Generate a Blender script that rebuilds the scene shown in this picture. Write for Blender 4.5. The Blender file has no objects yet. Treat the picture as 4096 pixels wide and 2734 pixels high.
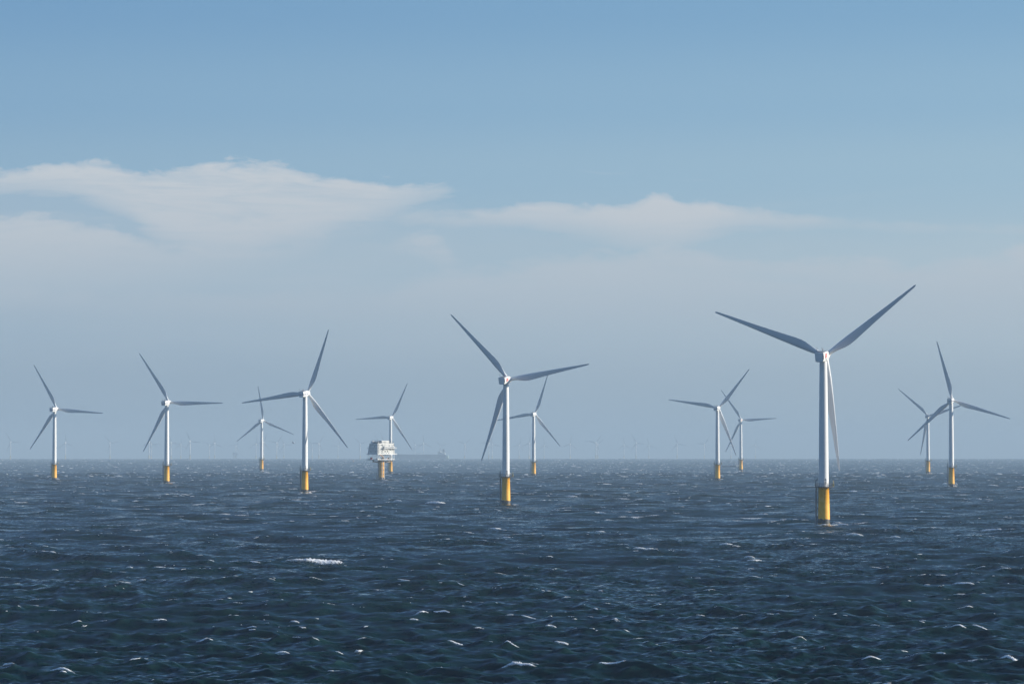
import bpy, bmesh, math, random
import numpy as np
from mathutils import Matrix, Vector, Euler
from math import sin, cos, pi, radians, atan, hypot

random.seed(7)
rng = np.random.default_rng(11)
S = bpy.context.scene
COL = S.collection

# ------------------------------------------------------------------ camera constants
F = 12000.0            # focal length in pixels of the 4096 px wide photograph
CAM_H = 31.6           # eye height over the sea (deck of a ship)
EARTH = 7.4e6          # earth radius with refraction: the sea really curves away
LEVEL = 1798.0         # picture row of eye level
PITCH = atan((LEVEL - 1367.0) / F)
WIND = radians(18.4)   # rotors face this azimuth
SUN_AZ = radians(88.0)   # clockwise from the view direction
SUN_EL = radians(17.0)
EXPO = 0.40               # the photograph is exposed a little brighter than scene-linear 0


def sea_drop(r2):
    return -r2 / (2 * EARTH)


def ground_at(px, row):
    """point of the mean sea surface seen at a picture position"""
    a, b = (px - 2048.0) / F, -(row - 1367.0) / F
    d = np.array([a, cos(PITCH) - b * sin(PITCH), sin(PITCH) + b * cos(PITCH)])
    d = d / hypot(d[0], d[1])
    q = 1 / (2 * EARTH)
    disc = max(d[2] ** 2 - 4 * q * CAM_H, 0)
    t = (-d[2] - math.sqrt(disc)) / (2 * q)
    return d[0] * t, d[1] * t, -t * t * q, t


# ------------------------------------------------------------------ materials
def new_mat(name):
    m = bpy.data.materials.new(name)
    m.use_nodes = True
    nt = m.node_tree
    return m, nt, nt.nodes['Principled BSDF']


def paint(name, col, rough=0.5, metal=0.0, dirt=0.12, scale=0.6, spec=0.4, streak=1.0):
    m, nt, bs = new_mat(name)
    tc = nt.nodes.new('ShaderNodeTexCoord')
    mp = nt.nodes.new('ShaderNodeMapping')
    mp.inputs['Scale'].default_value = (scale, scale, scale * streak)
    no = nt.nodes.new('ShaderNodeTexNoise')
    no.inputs['Scale'].default_value = 1.0
    no.inputs['Detail'].default_value = 6
    no.inputs['Roughness'].default_value = 0.65
    rp = nt.nodes.new('ShaderNodeValToRGB')
    c0 = [c * (1 - dirt) for c in col]
    c1 = [min(1, c * (1 + dirt * 0.5)) for c in col]
    rp.color_ramp.elements[0].position = 0.3
    rp.color_ramp.elements[1].position = 0.7
    rp.color_ramp.elements[0].color = (*c0, 1)
    rp.color_ramp.elements[1].color = (*c1, 1)
    L = nt.links.new
    L(tc.outputs['Object'], mp.inputs[0])
    L(mp.outputs[0], no.inputs['Vector'])
    L(no.outputs['Fac'], rp.inputs[0])
    L(rp.outputs[0], bs.inputs['Base Color'])
    bs.inputs['Roughness'].default_value = rough
    bs.inputs['Metallic'].default_value = metal
    bs.inputs['Specular IOR Level'].default_value = spec
    return m


M_WHITE = paint('white_coating', (0.79, 0.79, 0.78), 0.42, dirt=0.05, scale=0.25, streak=0.15)
M_BLADE = paint('blade_gelcoat', (0.74, 0.75, 0.76), 0.40, dirt=0.05, scale=0.3, streak=0.2)
M_STEEL = paint('galvanised_steel', (0.20, 0.22, 0.25), 0.55, 0.3, 0.25, 1.5)
M_DARK = paint('dark_weathered_steel', (0.055, 0.062, 0.075), 0.6, 0.0, 0.3, 1.5)
M_RED = paint('red_sign', (0.55, 0.06, 0.06), 0.5, dirt=0.05)
M_PINK = paint('pale_lettering', (0.80, 0.62, 0.60), 0.5, dirt=0.03)
M_NAVY = paint('navy_stripe', (0.045, 0.06, 0.20), 0.45, dirt=0.06)
M_GREY = paint('grey_lettering', (0.33, 0.34, 0.34), 0.5, dirt=0.05)
M_ORANGE = paint('orange_primer', (0.50, 0.22, 0.05), 0.55, dirt=0.2, scale=0.8)
M_BROWN = paint('brown_coating', (0.20, 0.13, 0.07), 0.6, dirt=0.3, scale=0.6)
M_PANEL = paint('white_cladding', (0.70, 0.70, 0.67), 0.5, dirt=0.22, scale=0.35, streak=0.25)
M_GLASS = paint('dark_glazing', (0.03, 0.035, 0.045), 0.15, dirt=0.1)
M_HULLB = paint('blue_grey_hull', (0.10, 0.17, 0.27), 0.55, dirt=0.2, scale=0.05)
M_HULLG = paint('sunlit_green_hull', (0.36, 0.46, 0.38), 0.55, dirt=0.1, scale=0.08)  # tanker stern: sunlight on it put into a paler, greener hull colour
M_SHIPW = paint('ship_white', (0.72, 0.72, 0.70), 0.5, dirt=0.08, scale=0.1)
M_BIRDW = paint('white_plumage', (0.72, 0.72, 0.74), 0.8, dirt=0.1, scale=6)
M_BIRDD = paint('dark_plumage', (0.06, 0.06, 0.075), 0.8, dirt=0.2, scale=6)


def yellow_pile_material(name, top=2.0):
    """yellow coating, a ragged dark weed belt over the water and a stained foot (object space height)"""
    m, nt, bs = new_mat(name)
    L = nt.links.new
    tc = nt.nodes.new('ShaderNodeTexCoord')
    sp = nt.nodes.new('ShaderNodeSeparateXYZ')
    L(tc.outputs['Object'], sp.inputs[0])
    no = nt.nodes.new('ShaderNodeTexNoise')
    no.inputs['Scale'].default_value = 1.1
    no.inputs['Detail'].default_value = 7
    no.inputs['Roughness'].default_value = 0.7
    L(tc.outputs['Object'], no.inputs['Vector'])
    n2 = nt.nodes.new('ShaderNodeTexNoise')
    n2.inputs['Scale'].default_value = 0.28
    L(tc.outputs['Object'], n2.inputs['Vector'])

    def math_(op, a, b, clamp=False):
        n = nt.nodes.new('ShaderNodeMath')
        n.operation = op
        n.use_clamp = clamp
        for i, v in enumerate((a, b)):
            if isinstance(v, (int, float)):
                n.inputs[i].default_value = v
            else:
                L(v, n.inputs[i])
        return n.outputs[0]
    w = math_('MULTIPLY', math_('SUBTRACT', no.outputs['Fac'], 0.5), 1.7)
    w = math_('ADD', w, math_('MULTIPLY', math_('SUBTRACT', n2.outputs['Fac'], 0.5), 2.2))
    z = math_('ADD', sp.outputs['Z'], w)
    hi = math_('MULTIPLY', math_('SUBTRACT', top + 0.12, z), 5.0, True)
    lo = math_('MULTIPLY', math_('SUBTRACT', z, top - 1.9), 2.0, True)
    belt = math_('MULTIPLY', hi, lo)
    mpg = nt.nodes.new('ShaderNodeMapping')
    mpg.inputs['Scale'].default_value = (0.9, 0.9, 0.08)
    L(tc.outputs['Object'], mpg.inputs[0])
    n3 = nt.nodes.new('ShaderNodeTexNoise')
    n3.inputs['Scale'].default_value = 1.2
    n3.inputs['Detail'].default_value = 5
    L(mpg.outputs[0], n3.inputs['Vector'])
    rp = nt.nodes.new('ShaderNodeValToRGB')
    rp.color_ramp.elements[0].position = 0.30
    rp.color_ramp.elements[1].position = 0.62
    rp.color_ramp.elements[0].color = (0.92, 0.41, 0.012, 1)
    rp.color_ramp.elements[1].color = (0.96, 0.49, 0.026, 1)
    L(n3.outputs['Fac'], rp.inputs[0])
    st = nt.nodes.new('ShaderNodeMix')
    st.data_type = 'RGBA'
    L(hi, st.inputs['Factor'])
    L(rp.outputs[0], st.inputs['A'])
    st.inputs['B'].default_value = (0.22, 0.14, 0.035, 1)
    mx = nt.nodes.new('ShaderNodeMix')
    mx.data_type = 'RGBA'
    L(belt, mx.inputs['Factor'])
    L(st.outputs['Result'], mx.inputs['A'])
    mx.inputs['B'].default_value = (0.035, 0.04, 0.042, 1)
    L(mx.outputs['Result'], bs.inputs['Base Color'])
    bs.inputs['Roughness'].default_value = 0.5
    return m


M_YELLOW = yellow_pile_material('yellow_pile_coating', 2.5)
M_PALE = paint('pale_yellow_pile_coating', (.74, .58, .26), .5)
M_YELLOW2 = yellow_pile_material('stained_yellow_pile_coating', 2.6)


# ------------------------------------------------------------------ mesh building
class MB:
    def __init__(s):
        s.v, s.f, s.sm = [], [], []

    def add(s, vs, fs, smooth=False):
        b = len(s.v)
        s.v += [tuple(v) for v in vs]
        s.f += [tuple(b + i for i in f) for f in fs]
        s.sm += [smooth] * len(fs)

    def box(s, lo, hi, mat=None):
        x0, y0, z0 = lo
        x1, y1, z1 = hi
        vs = [(x0, y0, z0), (x1, y0, z0), (x1, y1, z0), (x0, y1, z0), (x0, y0, z1), (x1, y0, z1), (x1, y1, z1), (x0, y1, z1)]
        if mat is not None:
            vs = [mat @ Vector(v) for v in vs]
        s.add(vs, [(0, 3, 2, 1), (4, 5, 6, 7), (0, 1, 5, 4), (1, 2, 6, 5), (2, 3, 7, 6), (3, 0, 4, 7)])
        return s

    def tube(s, p0, p1, r0, r1=None, n=10, caps=True):
        r1 = r0 if r1 is None else r1
        p0, p1 = Vector(p0), Vector(p1)
        d = (p1 - p0).normalized()
        u = d.orthogonal().normalized()
        w = d.cross(u)
        vs = []
        for p, r in ((p0, r0), (p1, r1)):
            for i in range(n):
                a = 2 * pi * i / n
                vs.append(p + (u * cos(a) + w * sin(a)) * r)
        s.add(vs, [(i, (i + 1) % n, n + (i + 1) % n, n + i) for i in range(n)], True)
        if caps:
            s.add(vs[:n], [tuple(range(n))[::-1]])
            s.add(vs[n:], [tuple(range(n))])
        return s

    def path(s, pts, r, n=8):
        for a, b in zip(pts[:-1], pts[1:]):
            s.tube(a, b, r, r, n)
        return s

    def lathe(s, prof, n=32, caps=True):
        """profile of (radius, z)"""
        vs = []
        for r, z in prof:
            for i in range(n):
                a = 2 * pi * i / n
                vs.append((r * cos(a), r * sin(a), z))
        fs = []
        for k in range(len(prof) - 1):
            for i in range(n):
                j = (i + 1) % n
                fs.append((k * n + i, k * n + j, (k + 1) * n + j, (k + 1) * n + i))
        s.add(vs, fs, True)
        if caps:
            s.add(vs[:n], [tuple(range(n))[::-1]])
            s.add(vs[-n:], [tuple(range(n))])
        return s

    def loft(s, secs, smooth=True, caps=True):
        n = len(secs[0])
        vs = [p for sec in secs for p in sec]
        fs = []
        for k in range(len(secs) - 1):
            for i in range(n):
                j = (i + 1) % n
                fs.append((k * n + i, k * n + j, (k + 1) * n + j, (k + 1) * n + i))
        s.add(vs, fs, smooth)
        if caps:
            s.add(secs[0], [tuple(range(n))[::-1]])
            s.add(secs[-1], [tuple(range(n))])
        return s

    def mesh(s, name, mat):
        me = bpy.data.meshes.new(name)
        me.from_pydata(s.v, [], s.f)
        me.polygons.foreach_set('use_smooth', s.sm)
        bm = bmesh.new()
        bm.from_mesh(me)
        bmesh.ops.recalc_face_normals(bm, faces=bm.faces)
        bm.to_mesh(me)
        bm.free()
        me.materials.append(mat)
        me.update()
        return me


def link(name, me, parent=None, matrix=None):
    o = bpy.data.objects.new(name, me)
    COL.objects.link(o)
    if parent is not None:
        o.parent = parent
    if matrix is not None:
        o.matrix_local = matrix
    return o


def part(name, mb, mat, parent, matrix=None):
    return link(name, mb.mesh(name, mat), parent, matrix)


def thing(name, label, cat, loc, rz=0.0, scale=1.0, group=None, kind=None):
    o = bpy.data.objects.new(name, None)
    COL.objects.link(o)
    o.location = loc
    o.rotation_euler = (0, 0, rz)
    o.scale = (scale,) * 3
    o['label'], o['category'] = label, cat
    if group:
        o['group'] = group
    if kind:
        o['kind'] = kind
    return o


def text_mesh(txt, size, name, mat, depth=0.02):
    cu = bpy.data.curves.new(name, 'FONT')
    cu.body = txt
    cu.size = size
    cu.extrude = depth
    cu.resolution_u = 2
    ob = bpy.data.objects.new(name, cu)
    COL.objects.link(ob)
    dg = bpy.context.evaluated_depsgraph_get()
    me = bpy.data.meshes.new_from_object(ob.evaluated_get(dg))
    bpy.data.objects.remove(ob)
    me.name = name
    me.materials.clear()
    me.materials.append(mat)
    return me


# ------------------------------------------------------------------ wind turbine meshes (72 m hub height, 50 m blades)
HUB_Z, OVERHANG, TILT = 72.0, 5.0, radians(5)
DECK = 16.4


def blade_mesh():
    secs = []
    #      r     chord  thick twist  leading-edge x
    data = [(1.2, 1.90, 1.00, 16, -0.95), (2.6, 1.92, 0.98, 16, -0.96), (4.2, 2.15, 0.80, 16, -1.02), (6.0, 2.62, 0.58, 15, -1.10),
            (8.0, 3.25, 0.42, 14, -1.16), (10.0, 3.72, 0.34, 12.5, -1.18), (12.0, 3.90, 0.30, 11, -1.17), (14.5, 3.78, 0.27, 9.5, -1.12),
            (18.0, 3.42, 0.25, 8, -1.04), (22.0, 3.02, 0.24, 6.5, -0.95), (27.0, 2.55, 0.22, 5, -0.83), (32.0, 2.12, 0.21, 4, -0.70),
            (37.0, 1.74, 0.19, 3, -0.57), (42.0, 1.36, 0.18, 2, -0.44), (46.0, 1.06, 0.17, 1.5, -0.34), (48.8, 0.84, 0.16, 1, -0.27),
            (49.8, 0.58, 0.16, 1, -0.2), (50.0, 0.25, 0.16, 1, -0.1)]
    n = 20
    for r, c, t, tw, le in data:
        blend = min(1, max(0, (r - 2.6) / 7.0))
        sec = []
        for i in range(n):
            a = 2 * pi * i / n
            xc = 0.5 - 0.5 * cos(a)
            sgn = 1 if a <= pi else -1
            # NACA style half thickness, blended with the round root
            yt = 5 * (0.2969 * math.sqrt(max(xc, 0)) - 0.126 * xc - 0.3516 * xc ** 2 + 0.2843 * xc ** 3 - 0.1036 * xc ** 4) * t
            circ = 0.5 * abs(sin(a)) * t
            y = sgn * (yt * blend + circ * (1 - blend)) * c + blend * 0.03 * c * sin(pi * xc)
            sec.append((xc * c, y))
        b = radians(tw)
        bend = -2.4 * (r / 50.0) ** 2
        pts = []
        for x, y in sec:
            x += le
            # leading edge (-x) turned into the wind (+y)
            pts.append((x * cos(b) + y * sin(b), -x * sin(b) + y * cos(b) + bend, r))
        secs.append(pts)
    return MB().loft(secs).mesh('blade', M_BLADE)


def nacelle_section(y, w, zt, zb, cb=0.75, ct=0.35):
    """rounded box outline looking along the axis"""
    pts = []

    def corner(cx, cz, r, a0):
        for k in range(4):
            a = a0 + k * (pi / 2) / 3
            pts.append((cx + r * cos(a), y, cz + r * sin(a)))
    corner(w - ct, zt - ct, ct, 0)
    corner(-w + ct, zt - ct, ct, pi / 2)
    # narrower belly with long bevel
    wb = w * 0.90
    corner(-wb + cb, zb + cb, cb, pi)
    corner(wb - cb, zb + cb, cb, 1.5 * pi)
    return pts


def build_turbine_meshes():
    P = {}
    P['blade'] = blade_mesh()
    # tower
    P['tower'] = MB().lathe([(2.10, DECK - 0.1), (2.10, DECK + 0.5), (2.03, 30), (1.90, 45), (1.74, 60), (1.58, 69.9)], 48).mesh('tower', M_WHITE)
    P['yaw_bearing'] = MB().lathe([(1.58, 69.9), (1.75, 69.95), (1.75, 70.35), (1.55, 70.4)], 40).mesh('yaw_bearing', M_STEEL)
    P['pile'] = MB().lathe([(2.62, -9), (2.60, 0), (2.42, 8), (2.22, DECK - 0.5), (2.35, DECK - 0.45), (2.35, DECK - 0.25)], 48).mesh('pile', M_YELLOW)
    # service deck
    dk = MB().lathe([(2.12, DECK - 0.24), (3.75, DECK - 0.24), (3.85, DECK - 0.18), (3.85, DECK), (2.12, DECK)], 32, False)
    rl = MB()
    n = 20
    for i in range(n):
        a, b = 2 * pi * i / n, 2 * pi * (i + 1) / n
        p = (3.72 * cos(a), 3.72 * sin(a))
        q = (3.72 * cos(b), 3.72 * sin(b))
        rl.tube((*p, DECK), (*p, DECK + 1.45), 0.055, n=6)
        for z in (0.5, 1.0, 1.45):
            rl.tube((*p, DECK + z), (*q, DECK + z), 0.045, n=6)
    P['railing'] = rl.mesh('railing', M_DARK)
    for i in range(10):
        a = 2 * pi * (i + .5) / 10
        dk.tube((2.25 * cos(a), 2.25 * sin(a), DECK - 1.3), (3.6 * cos(a), 3.6 * sin(a), DECK - 0.2), 0.07, n=6)
    P['deck'] = dk.mesh('deck', M_DARK)
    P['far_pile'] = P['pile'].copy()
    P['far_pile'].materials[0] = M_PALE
    # boat landing on the side turned to -x
    al = pi - 0.02 + WIND * 0.6
    ca, sa = cos(al), sin(al)

    def lp(rad, off, z):
        return (rad * ca - off * sa, rad * sa + off * ca, z)
    bl = MB()
    for off in (-0.85, 0.85):
        bl.path([lp(3.35, off, -4), lp(3.35, off, DECK - 1.2), lp(3.0, off, DECK - 0.3)], 0.24, 12)
    sb = bl
    for z in (1.0, 4.0, 7.2, 10.2, 13.5):
        for off in (-0.85, 0.85):
            sb.tube(lp(2.3, off * 0.8, z), lp(3.35, off, z), 0.12, n=8)
        sb.tube(lp(3.1, -0.85, z), lp(3.1, 0.85, z), 0.09, n=8)
    P['fender_tube'] = bl.mesh('fender_tube', M_STEEL)
    ld = MB()
    for off in (-0.26, 0.26):
        ld.tube(lp(2.95, off, -2), lp(2.95, off, DECK + 1.2), 0.05, n=6)
    z = -1.0
    while z < DECK:
        ld.tube(lp(2.95, -0.26, z), lp(2.95, 0.26, z), 0.03, n=5)
        z += 0.5
    P['ladder'] = ld.mesh('ladder', M_STEEL)
    cr = MB()
    cr.tube(lp(3.35, 0.9, DECK), lp(3.35, 0.9, DECK + 2.3), 0.16, 0.13, 10)
    cr.path([lp(3.35, 0.9, DECK + 2.3), lp(3.15, 0.7, DECK + 3.0), lp(2.6, 0.1, DECK + 3.5), lp(2.35, -0.2, DECK + 3.45)], 0.13, 10)
    cr.tube(lp(3.35, 0.9, DECK + 1.3), lp(2.7, 0.25, DECK + 3.2), 0.07, n=6)
    cr.tube(lp(3.75, 1.1, DECK + 2.2), lp(2.75, 0.9, DECK + 2.35), 0.11, n=8)
    P['davit_crane'] = cr.mesh('davit_crane', M_STEEL)
    # deck equipment opposite to the landing
    eq = MB()
    e = lambda r_, off, z: (-r_ * ca - off * sa, -r_ * sa + off * ca, z)
    eq.tube(e(4.05, 0, DECK - .2), e(4.05, 0, DECK + 2.6), 0.11, n=8)
    eq.tube(e(4.05, 0, DECK + 1.9), e(4.45, 0, DECK + 1.7), 0.08, n=8)
    eq.box((-.35, -.3, 0), (.35, .3, 0.9), Matrix.Translation(e(3.95, 0, DECK + .35)) @ Matrix.Rotation(al, 4, 'Z'))
    eq.tube(e(4.4, .25, DECK - .2), e(4.4, .25, DECK + 1.6), 0.05, n=6)
    P['lamp_post'] = eq.mesh('lamp_post', paint('faded_yellow_fitting', (0.45, 0.36, 0.14), 0.55, dirt=0.2))
    # door: oval hatch turned to the viewer and a little to the right
    ad = -pi / 2 + WIND + 0.22
    R = Matrix.Rotation(ad + pi / 2, 4, 'Z')
    dr = MB()
    oval = lambda y, w, h0, h1: [(w * cos(a), y, (h0 + h1) / 2 + (h1 - h0) / 2 * max(-1, min(1, 1.15 * sin(a)))) for a in [2 * pi * i / 28 for i in range(28)]]
    dr.loft([oval(-1.96, .62, DECK + .9, DECK + 3.7), oval(-2.20, .62, DECK + .9, DECK + 3.7)], False)
    P['door'] = MB_rot(dr, R).mesh('door', M_WHITE)
    dn = MB()
    dn.loft([oval(-2.19, .44, DECK + 1.1, DECK + 2.35), oval(-2.225, .44, DECK + 1.1, DECK + 2.35)], False)
    P['door_leaf'] = MB_rot(dn, R).mesh('door_leaf', M_GREY)
    pl = MB()
    for zz in (2.6, 2.95, 3.3):
        pl.box((-.3, -2.24, DECK + zz), (.3, -2.19, DECK + zz + .12))
    for xx in (-.3, .18):
        pl.box((xx, -2.242, DECK + 2.62), (xx + .12, -2.188, DECK + 3.4))
    P['number_plate'] = MB_rot(pl, R).mesh('number_plate', M_DARK)
    sp = MB()
    for k in range(4):
        sp.box((-.7, -2.62 - .3 * k, DECK + .72 - .22 * k), (.7, -2.32 - .3 * k, DECK + .80 - .22 * k))
    for x in (-.72, .72):
        sp.tube((x, -2.35, DECK + .8), (x, -3.5, DECK + .02), .05, n=6)
        sp.tube((x, -2.4, DECK + 1.8), (x, -3.4, DECK + 1.05), .035, n=6)
    P['door_step'] = MB_rot(sp, R).mesh('door_step', M_WHITE)
    # nacelle, axis frame: origin at the tower top on the axis, y upwind
    nc = MB()
    secs = [nacelle_section(-7.75, 1.90, 1.95, -1.95, .7, .3), nacelle_section(-7.6, 2.0, 2.08, -2.05, .8, .35), nacelle_section(-3, 2.04, 2.16, -2.10, .8, .35),
            nacelle_section(1.0, 2.02, 2.22, -2.08, .8, .4), nacelle_section(2.4, 1.88, 1.98, -1.98, .85, .55), nacelle_section(3.3, 1.62, 1.62, -1.72, .9, .8),
            nacelle_section(3.75, 1.5, 1.45, -1.55, .9, .85)]
    nc.loft(secs)
    me = nc.mesh('nacelle', M_WHITE)
    P['nacelle'] = me
    rv = MB()
    rv.box((1.55, -7.80, -1.0), (1.93, -7.70, 0.95))
    P['rear_vent'] = rv.mesh('rear_vent', M_DARK)
    ck = MB()
    ck.box((-1.35, -5.4, 2.10), (1.45, -2.1, 2.24))
    for x in (-1.3, 1.4):
        ck.tube((x, -5.2, 2.2), (x, 0.6, 2.55), .05, n=6)
    for y in (-5.2, -2.6, 0.4):
        ck.tube((-1.3, y, 2.2 + .06 * (y + 5.2)), (-1.3, y, 2.65), .045, n=6)
        ck.tube((1.4, y, 2.2 + .06 * (y + 5.2)), (1.4, y, 2.65), .045, n=6)
    P['roof_hatch'] = ck.mesh('roof_hatch', M_DARK)
    an = MB()
    an.tube((-1.25, -7.0, 2.05), (-1.25, -7.0, 3.55), .07, n=6)
    for i in range(12):
        a, b = 2 * pi * i / 12, 2 * pi * (i + 1) / 12
        an.tube((-1.25 + .36 * cos(a), -7.0, 3.9 + .36 * sin(a)), (-1.25 + .36 * cos(b), -7.0, 3.9 + .36 * sin(b)), .03, n=4)
    P['antenna'] = an.mesh('antenna', M_DARK)
    a2 = MB()
    a2.tube((1.1, -6.6, 2.05), (1.1, -6.6, 3.85), .06, n=6)
    a2.path([(1.1, -6.6, 2.75), (1.3, -6.6, 2.8), (1.42, -6.6, 3.0)], .09, 6)
    a2.box((-1.2, -6.65, 2.3), (1.1, -6.55, 2.36))
    for i in range(12):
        a, b = 2 * pi * i / 12, 2 * pi * (i + 1) / 12
        a2.tube((1.1 + .36 * cos(a), -6.6, 3.9 + .36 * sin(a)), (1.1 + .36 * cos(b), -6.6, 3.9 + .36 * sin(b)), .03, n=4)
    P['wind_gauge'] = a2.mesh('wind_gauge', M_DARK)
    nl = MB()
    nl.tube((1.42, -6.6, 3.0), (1.42, -6.6, 3.45), .10, n=8)
    P['warning_lamp'] = nl.mesh('warning_lamp', M_RED)
    # spinner / hub
    hb = MB()
    prof = [(1.45, -1.25), (1.62, -1.1), (1.72, -.2), (1.72, .6), (1.5, 1.3), (1.1, 1.9), (.55, 2.3), (.02, 2.4)]
    hb.lathe(prof, 36)
    hb = MB_rot(hb, Matrix.Rotation(-pi / 2, 4, 'X'))
    P['hub'] = hb.mesh('hub', M_WHITE)
    co = MB().lathe([(1.10, 1.0), (1.12, 1.75), (1.0, 1.85)], 28)
    P['root_collar'] = co.mesh('root_collar', M_WHITE)
    # logo boards on the side turned to +x
    lg = MB()
    X = 2.045
    q = [(-4.9, 1.35), (-4.9, -.55), (-1.6, -.05), (-1.6, 1.35)]
    vs = [(X, y, z) for y, z in q] + [(X + .03, y, z) for y, z in q]
    lg.add(vs, [(0, 1, 2, 3), (7, 6, 5, 4), (0, 4, 5, 1), (1, 5, 6, 2), (2, 6, 7, 3), (3, 7, 4, 0)])
    P['red_logo'] = lg.mesh('red_logo', M_RED)
    lt = MB()
    for k, y in enumerate((-4.55, -3.85, -3.1, -2.4)):
        lt.box((X + .032, y, .1), (X + .05, y + .2, .98))
        lt.box((X + .032, y + .2, .80 if k % 2 else .15), (X + .05, y + .48, .98 if k % 2 else .33))
        lt.box((X + .032, y + .2, .46), (X + .05, y + .44, .62))
    P['logo_lettering'] = lt.mesh('logo_lettering', M_PINK)
    g = MB()
    for row, n_, y0 in ((-.95, 7, -4.5), (-1.35, 5, -4.3)):
        for k in range(n_):
            g.box((2.0, y0 + k * .42, row), (2.06, y0 + k * .42 + .1, row + .26))
            g.box((2.0, y0 + k * .42 + .1, row + .17 * (k % 2)), (2.06, y0 + k * .42 + .3, row + .17 * (k % 2) + .09))
    P['grey_lettering'] = g.mesh('grey_lettering', M_GREY)
    st = MB()
    st.box((-1.97, -7.79, -.42), (2.06, -7.60, .03))
    st.box((1.99, -7.65, -.42), (2.055, -6.2, .03))
    st.box((2.012, -6.3, -.40), (2.035, 1.1, -.37))
    st.box((2.0, -.4, -.40), (2.05, 1.1, .05))
    P['blue_stripe'] = st.mesh('blue_stripe', M_NAVY)
    tx = text_mesh('Vestas', 1.35, 'name_lettering', M_NAVY)
    tx.transform(Matrix.Translation((2.045, -5.6, -.55)) @ Matrix(((0, 0, 1, 0), (1, 0, 0, 0), (0, 1, 0, 0), (0, 0, 0, 1))))
    P['name_lettering'] = tx
    return P


def MB_rot(mb, R):
    mb.v = [tuple(R @ Vector(v)) for v in mb.v]
    return mb


PM = build_turbine_meshes()
AXIS = Matrix.Translation((0, 0, HUB_Z)) @ Matrix.Rotation(TILT, 4, 'X')
HUBM = AXIS @ Matrix.Translation((0, OVERHANG, 0))


def hub_rot(deg, l=1.0):
    return HUBM @ Matrix.Rotation(radians(deg), 4, 'Y') @ Matrix.Diagonal((1, 1, l, 1))


def make_turbine(label, loc, scale, blades, red, group):
    t = thing('wind_turbine', label, 'wind turbine', loc, -WIND, scale, group)
    link('pile', PM['pile'], t)
    dk = link('service_deck', PM['deck'], t)
    for n in ('railing', 'davit_crane', 'lamp_post'):
        link(n, PM[n], dk)
    bl = link('boat_landing', PM['fender_tube'], t)
    link('ladder', PM['ladder'], bl)
    tw = link('tower', PM['tower'], t)
    for n in ('yaw_bearing', 'door', 'door_leaf', 'number_plate', 'door_step'):
        link(n, PM[n], tw)
    nc = link('nacelle', PM['nacelle'], t, AXIS)
    names = ['rear_vent', 'roof_hatch', 'antenna', 'wind_gauge', 'warning_lamp']
    names += ['red_logo', 'logo_lettering', 'grey_lettering'] if red else ['blue_stripe', 'name_lettering']
    for n in names:
        link(n, PM[n], nc)
    hb = link('hub', PM['hub'], t, HUBM @ Matrix.Rotation(radians(blades[0][0]), 4, 'Y'))
    for k in range(3):
        link('root_collar', PM['root_collar'], hb, Matrix.Rotation(radians(blades[k][0] - blades[0][0]), 4, 'Y'))
    for a, l in blades:
        link('blade', PM['blade'], t, hub_rot(a, l))
    return t


NEAR = [
    (131.5, 1266.8, -0.11, 0.9878, [(53.3, 0.996), (173.7, 0.987), (292.1, 1.033)], True, 'largest and nearest wind turbine, red logo, one blade hanging right beside its tower'),
    (-3.5, 1731.7, -0.20, 0.9994, [(318.6, 1.016), (80.0, 1.008), (200.0, 0.998)], True, 'white wind turbine with red logo and yellow foot, second largest, middle of the photo'),
    (27.1, 3751.5, -0.95, 1.0678, [(20.8, 0.998), (140.8, 0.974), (261.0, 0.987)], False, 'wind turbine partly hidden behind the large middle turbine, its left blade passing behind that tower'),
    (-152.9, 2216.6, -0.33, 1.0177, [(22.0, 0.997), (141.8, 1.003), (262.5, 1.032)], False, 'large blue-striped wind turbine left of the white substation, blade shadow on its tower'),
    (-397.9, 4771.9, -1.55, 1.1021, [(353.6, 1.008), (112.7, 1.044), (234.0, 1.017)], False, 'smaller wind turbine whose upright blade is crossed by a blade of its larger right neighbour'),
    (-487.1, 3195.8, -0.71, 1.0463, [(332.7, 1.021), (94.6, 1.065), (217.0, 1.028)], False, 'leftmost of the yellow-footed wind turbines, blue stripe on the nacelle'),
    (-326.4, 2838.3, -0.55, 1.0625, [(328.7, 1.038), (90.5, 1.059), (210.7, 1.02)], False, 'second yellow-footed wind turbine from the left, one blade level to the right'),
    (-169.9, 4199.6, -1.19, 1.0781, [(27.8, 1.008), (146.6, 1.013), (267.3, 0.997)], False, 'wind turbine standing directly behind the white substation'),
    (214.8, 3137.7, -0.67, 1.0505, [(40.3, 1.015), (159.7, 1.007), (279.5, 1.034)], False, 'front one of the two turbines with crossing blades left of the largest turbine'),
    (356.7, 4678.2, -1.49, 1.0996, [(326.2, 1.024), (87.2, 1.029), (207.8, 1.019)], True, 'rear and smaller of the two turbines with crossing blades, beside the low grey vessel'),
    (379.6, 2593.7, -0.46, 1.0364, [(346.8, 1.013), (107.7, 1.018), (228.1, 1.011)], False, 'larger of the two overlapping turbines at the right edge, upper blade nearly upright'),
    (570.1, 4114.2, -1.17, 1.0951, [(312.4, 1.009), (72.4, 1.009), (192.4, 1.009)], False, 'smaller turbine behind the larger one at the right edge, crossed by its blade'),
]
for x, y, z, s, bl, red, lab in NEAR:
    make_turbine(lab, (x, y, z), s, bl, red, 'near wind turbines on yellow piles')


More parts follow.
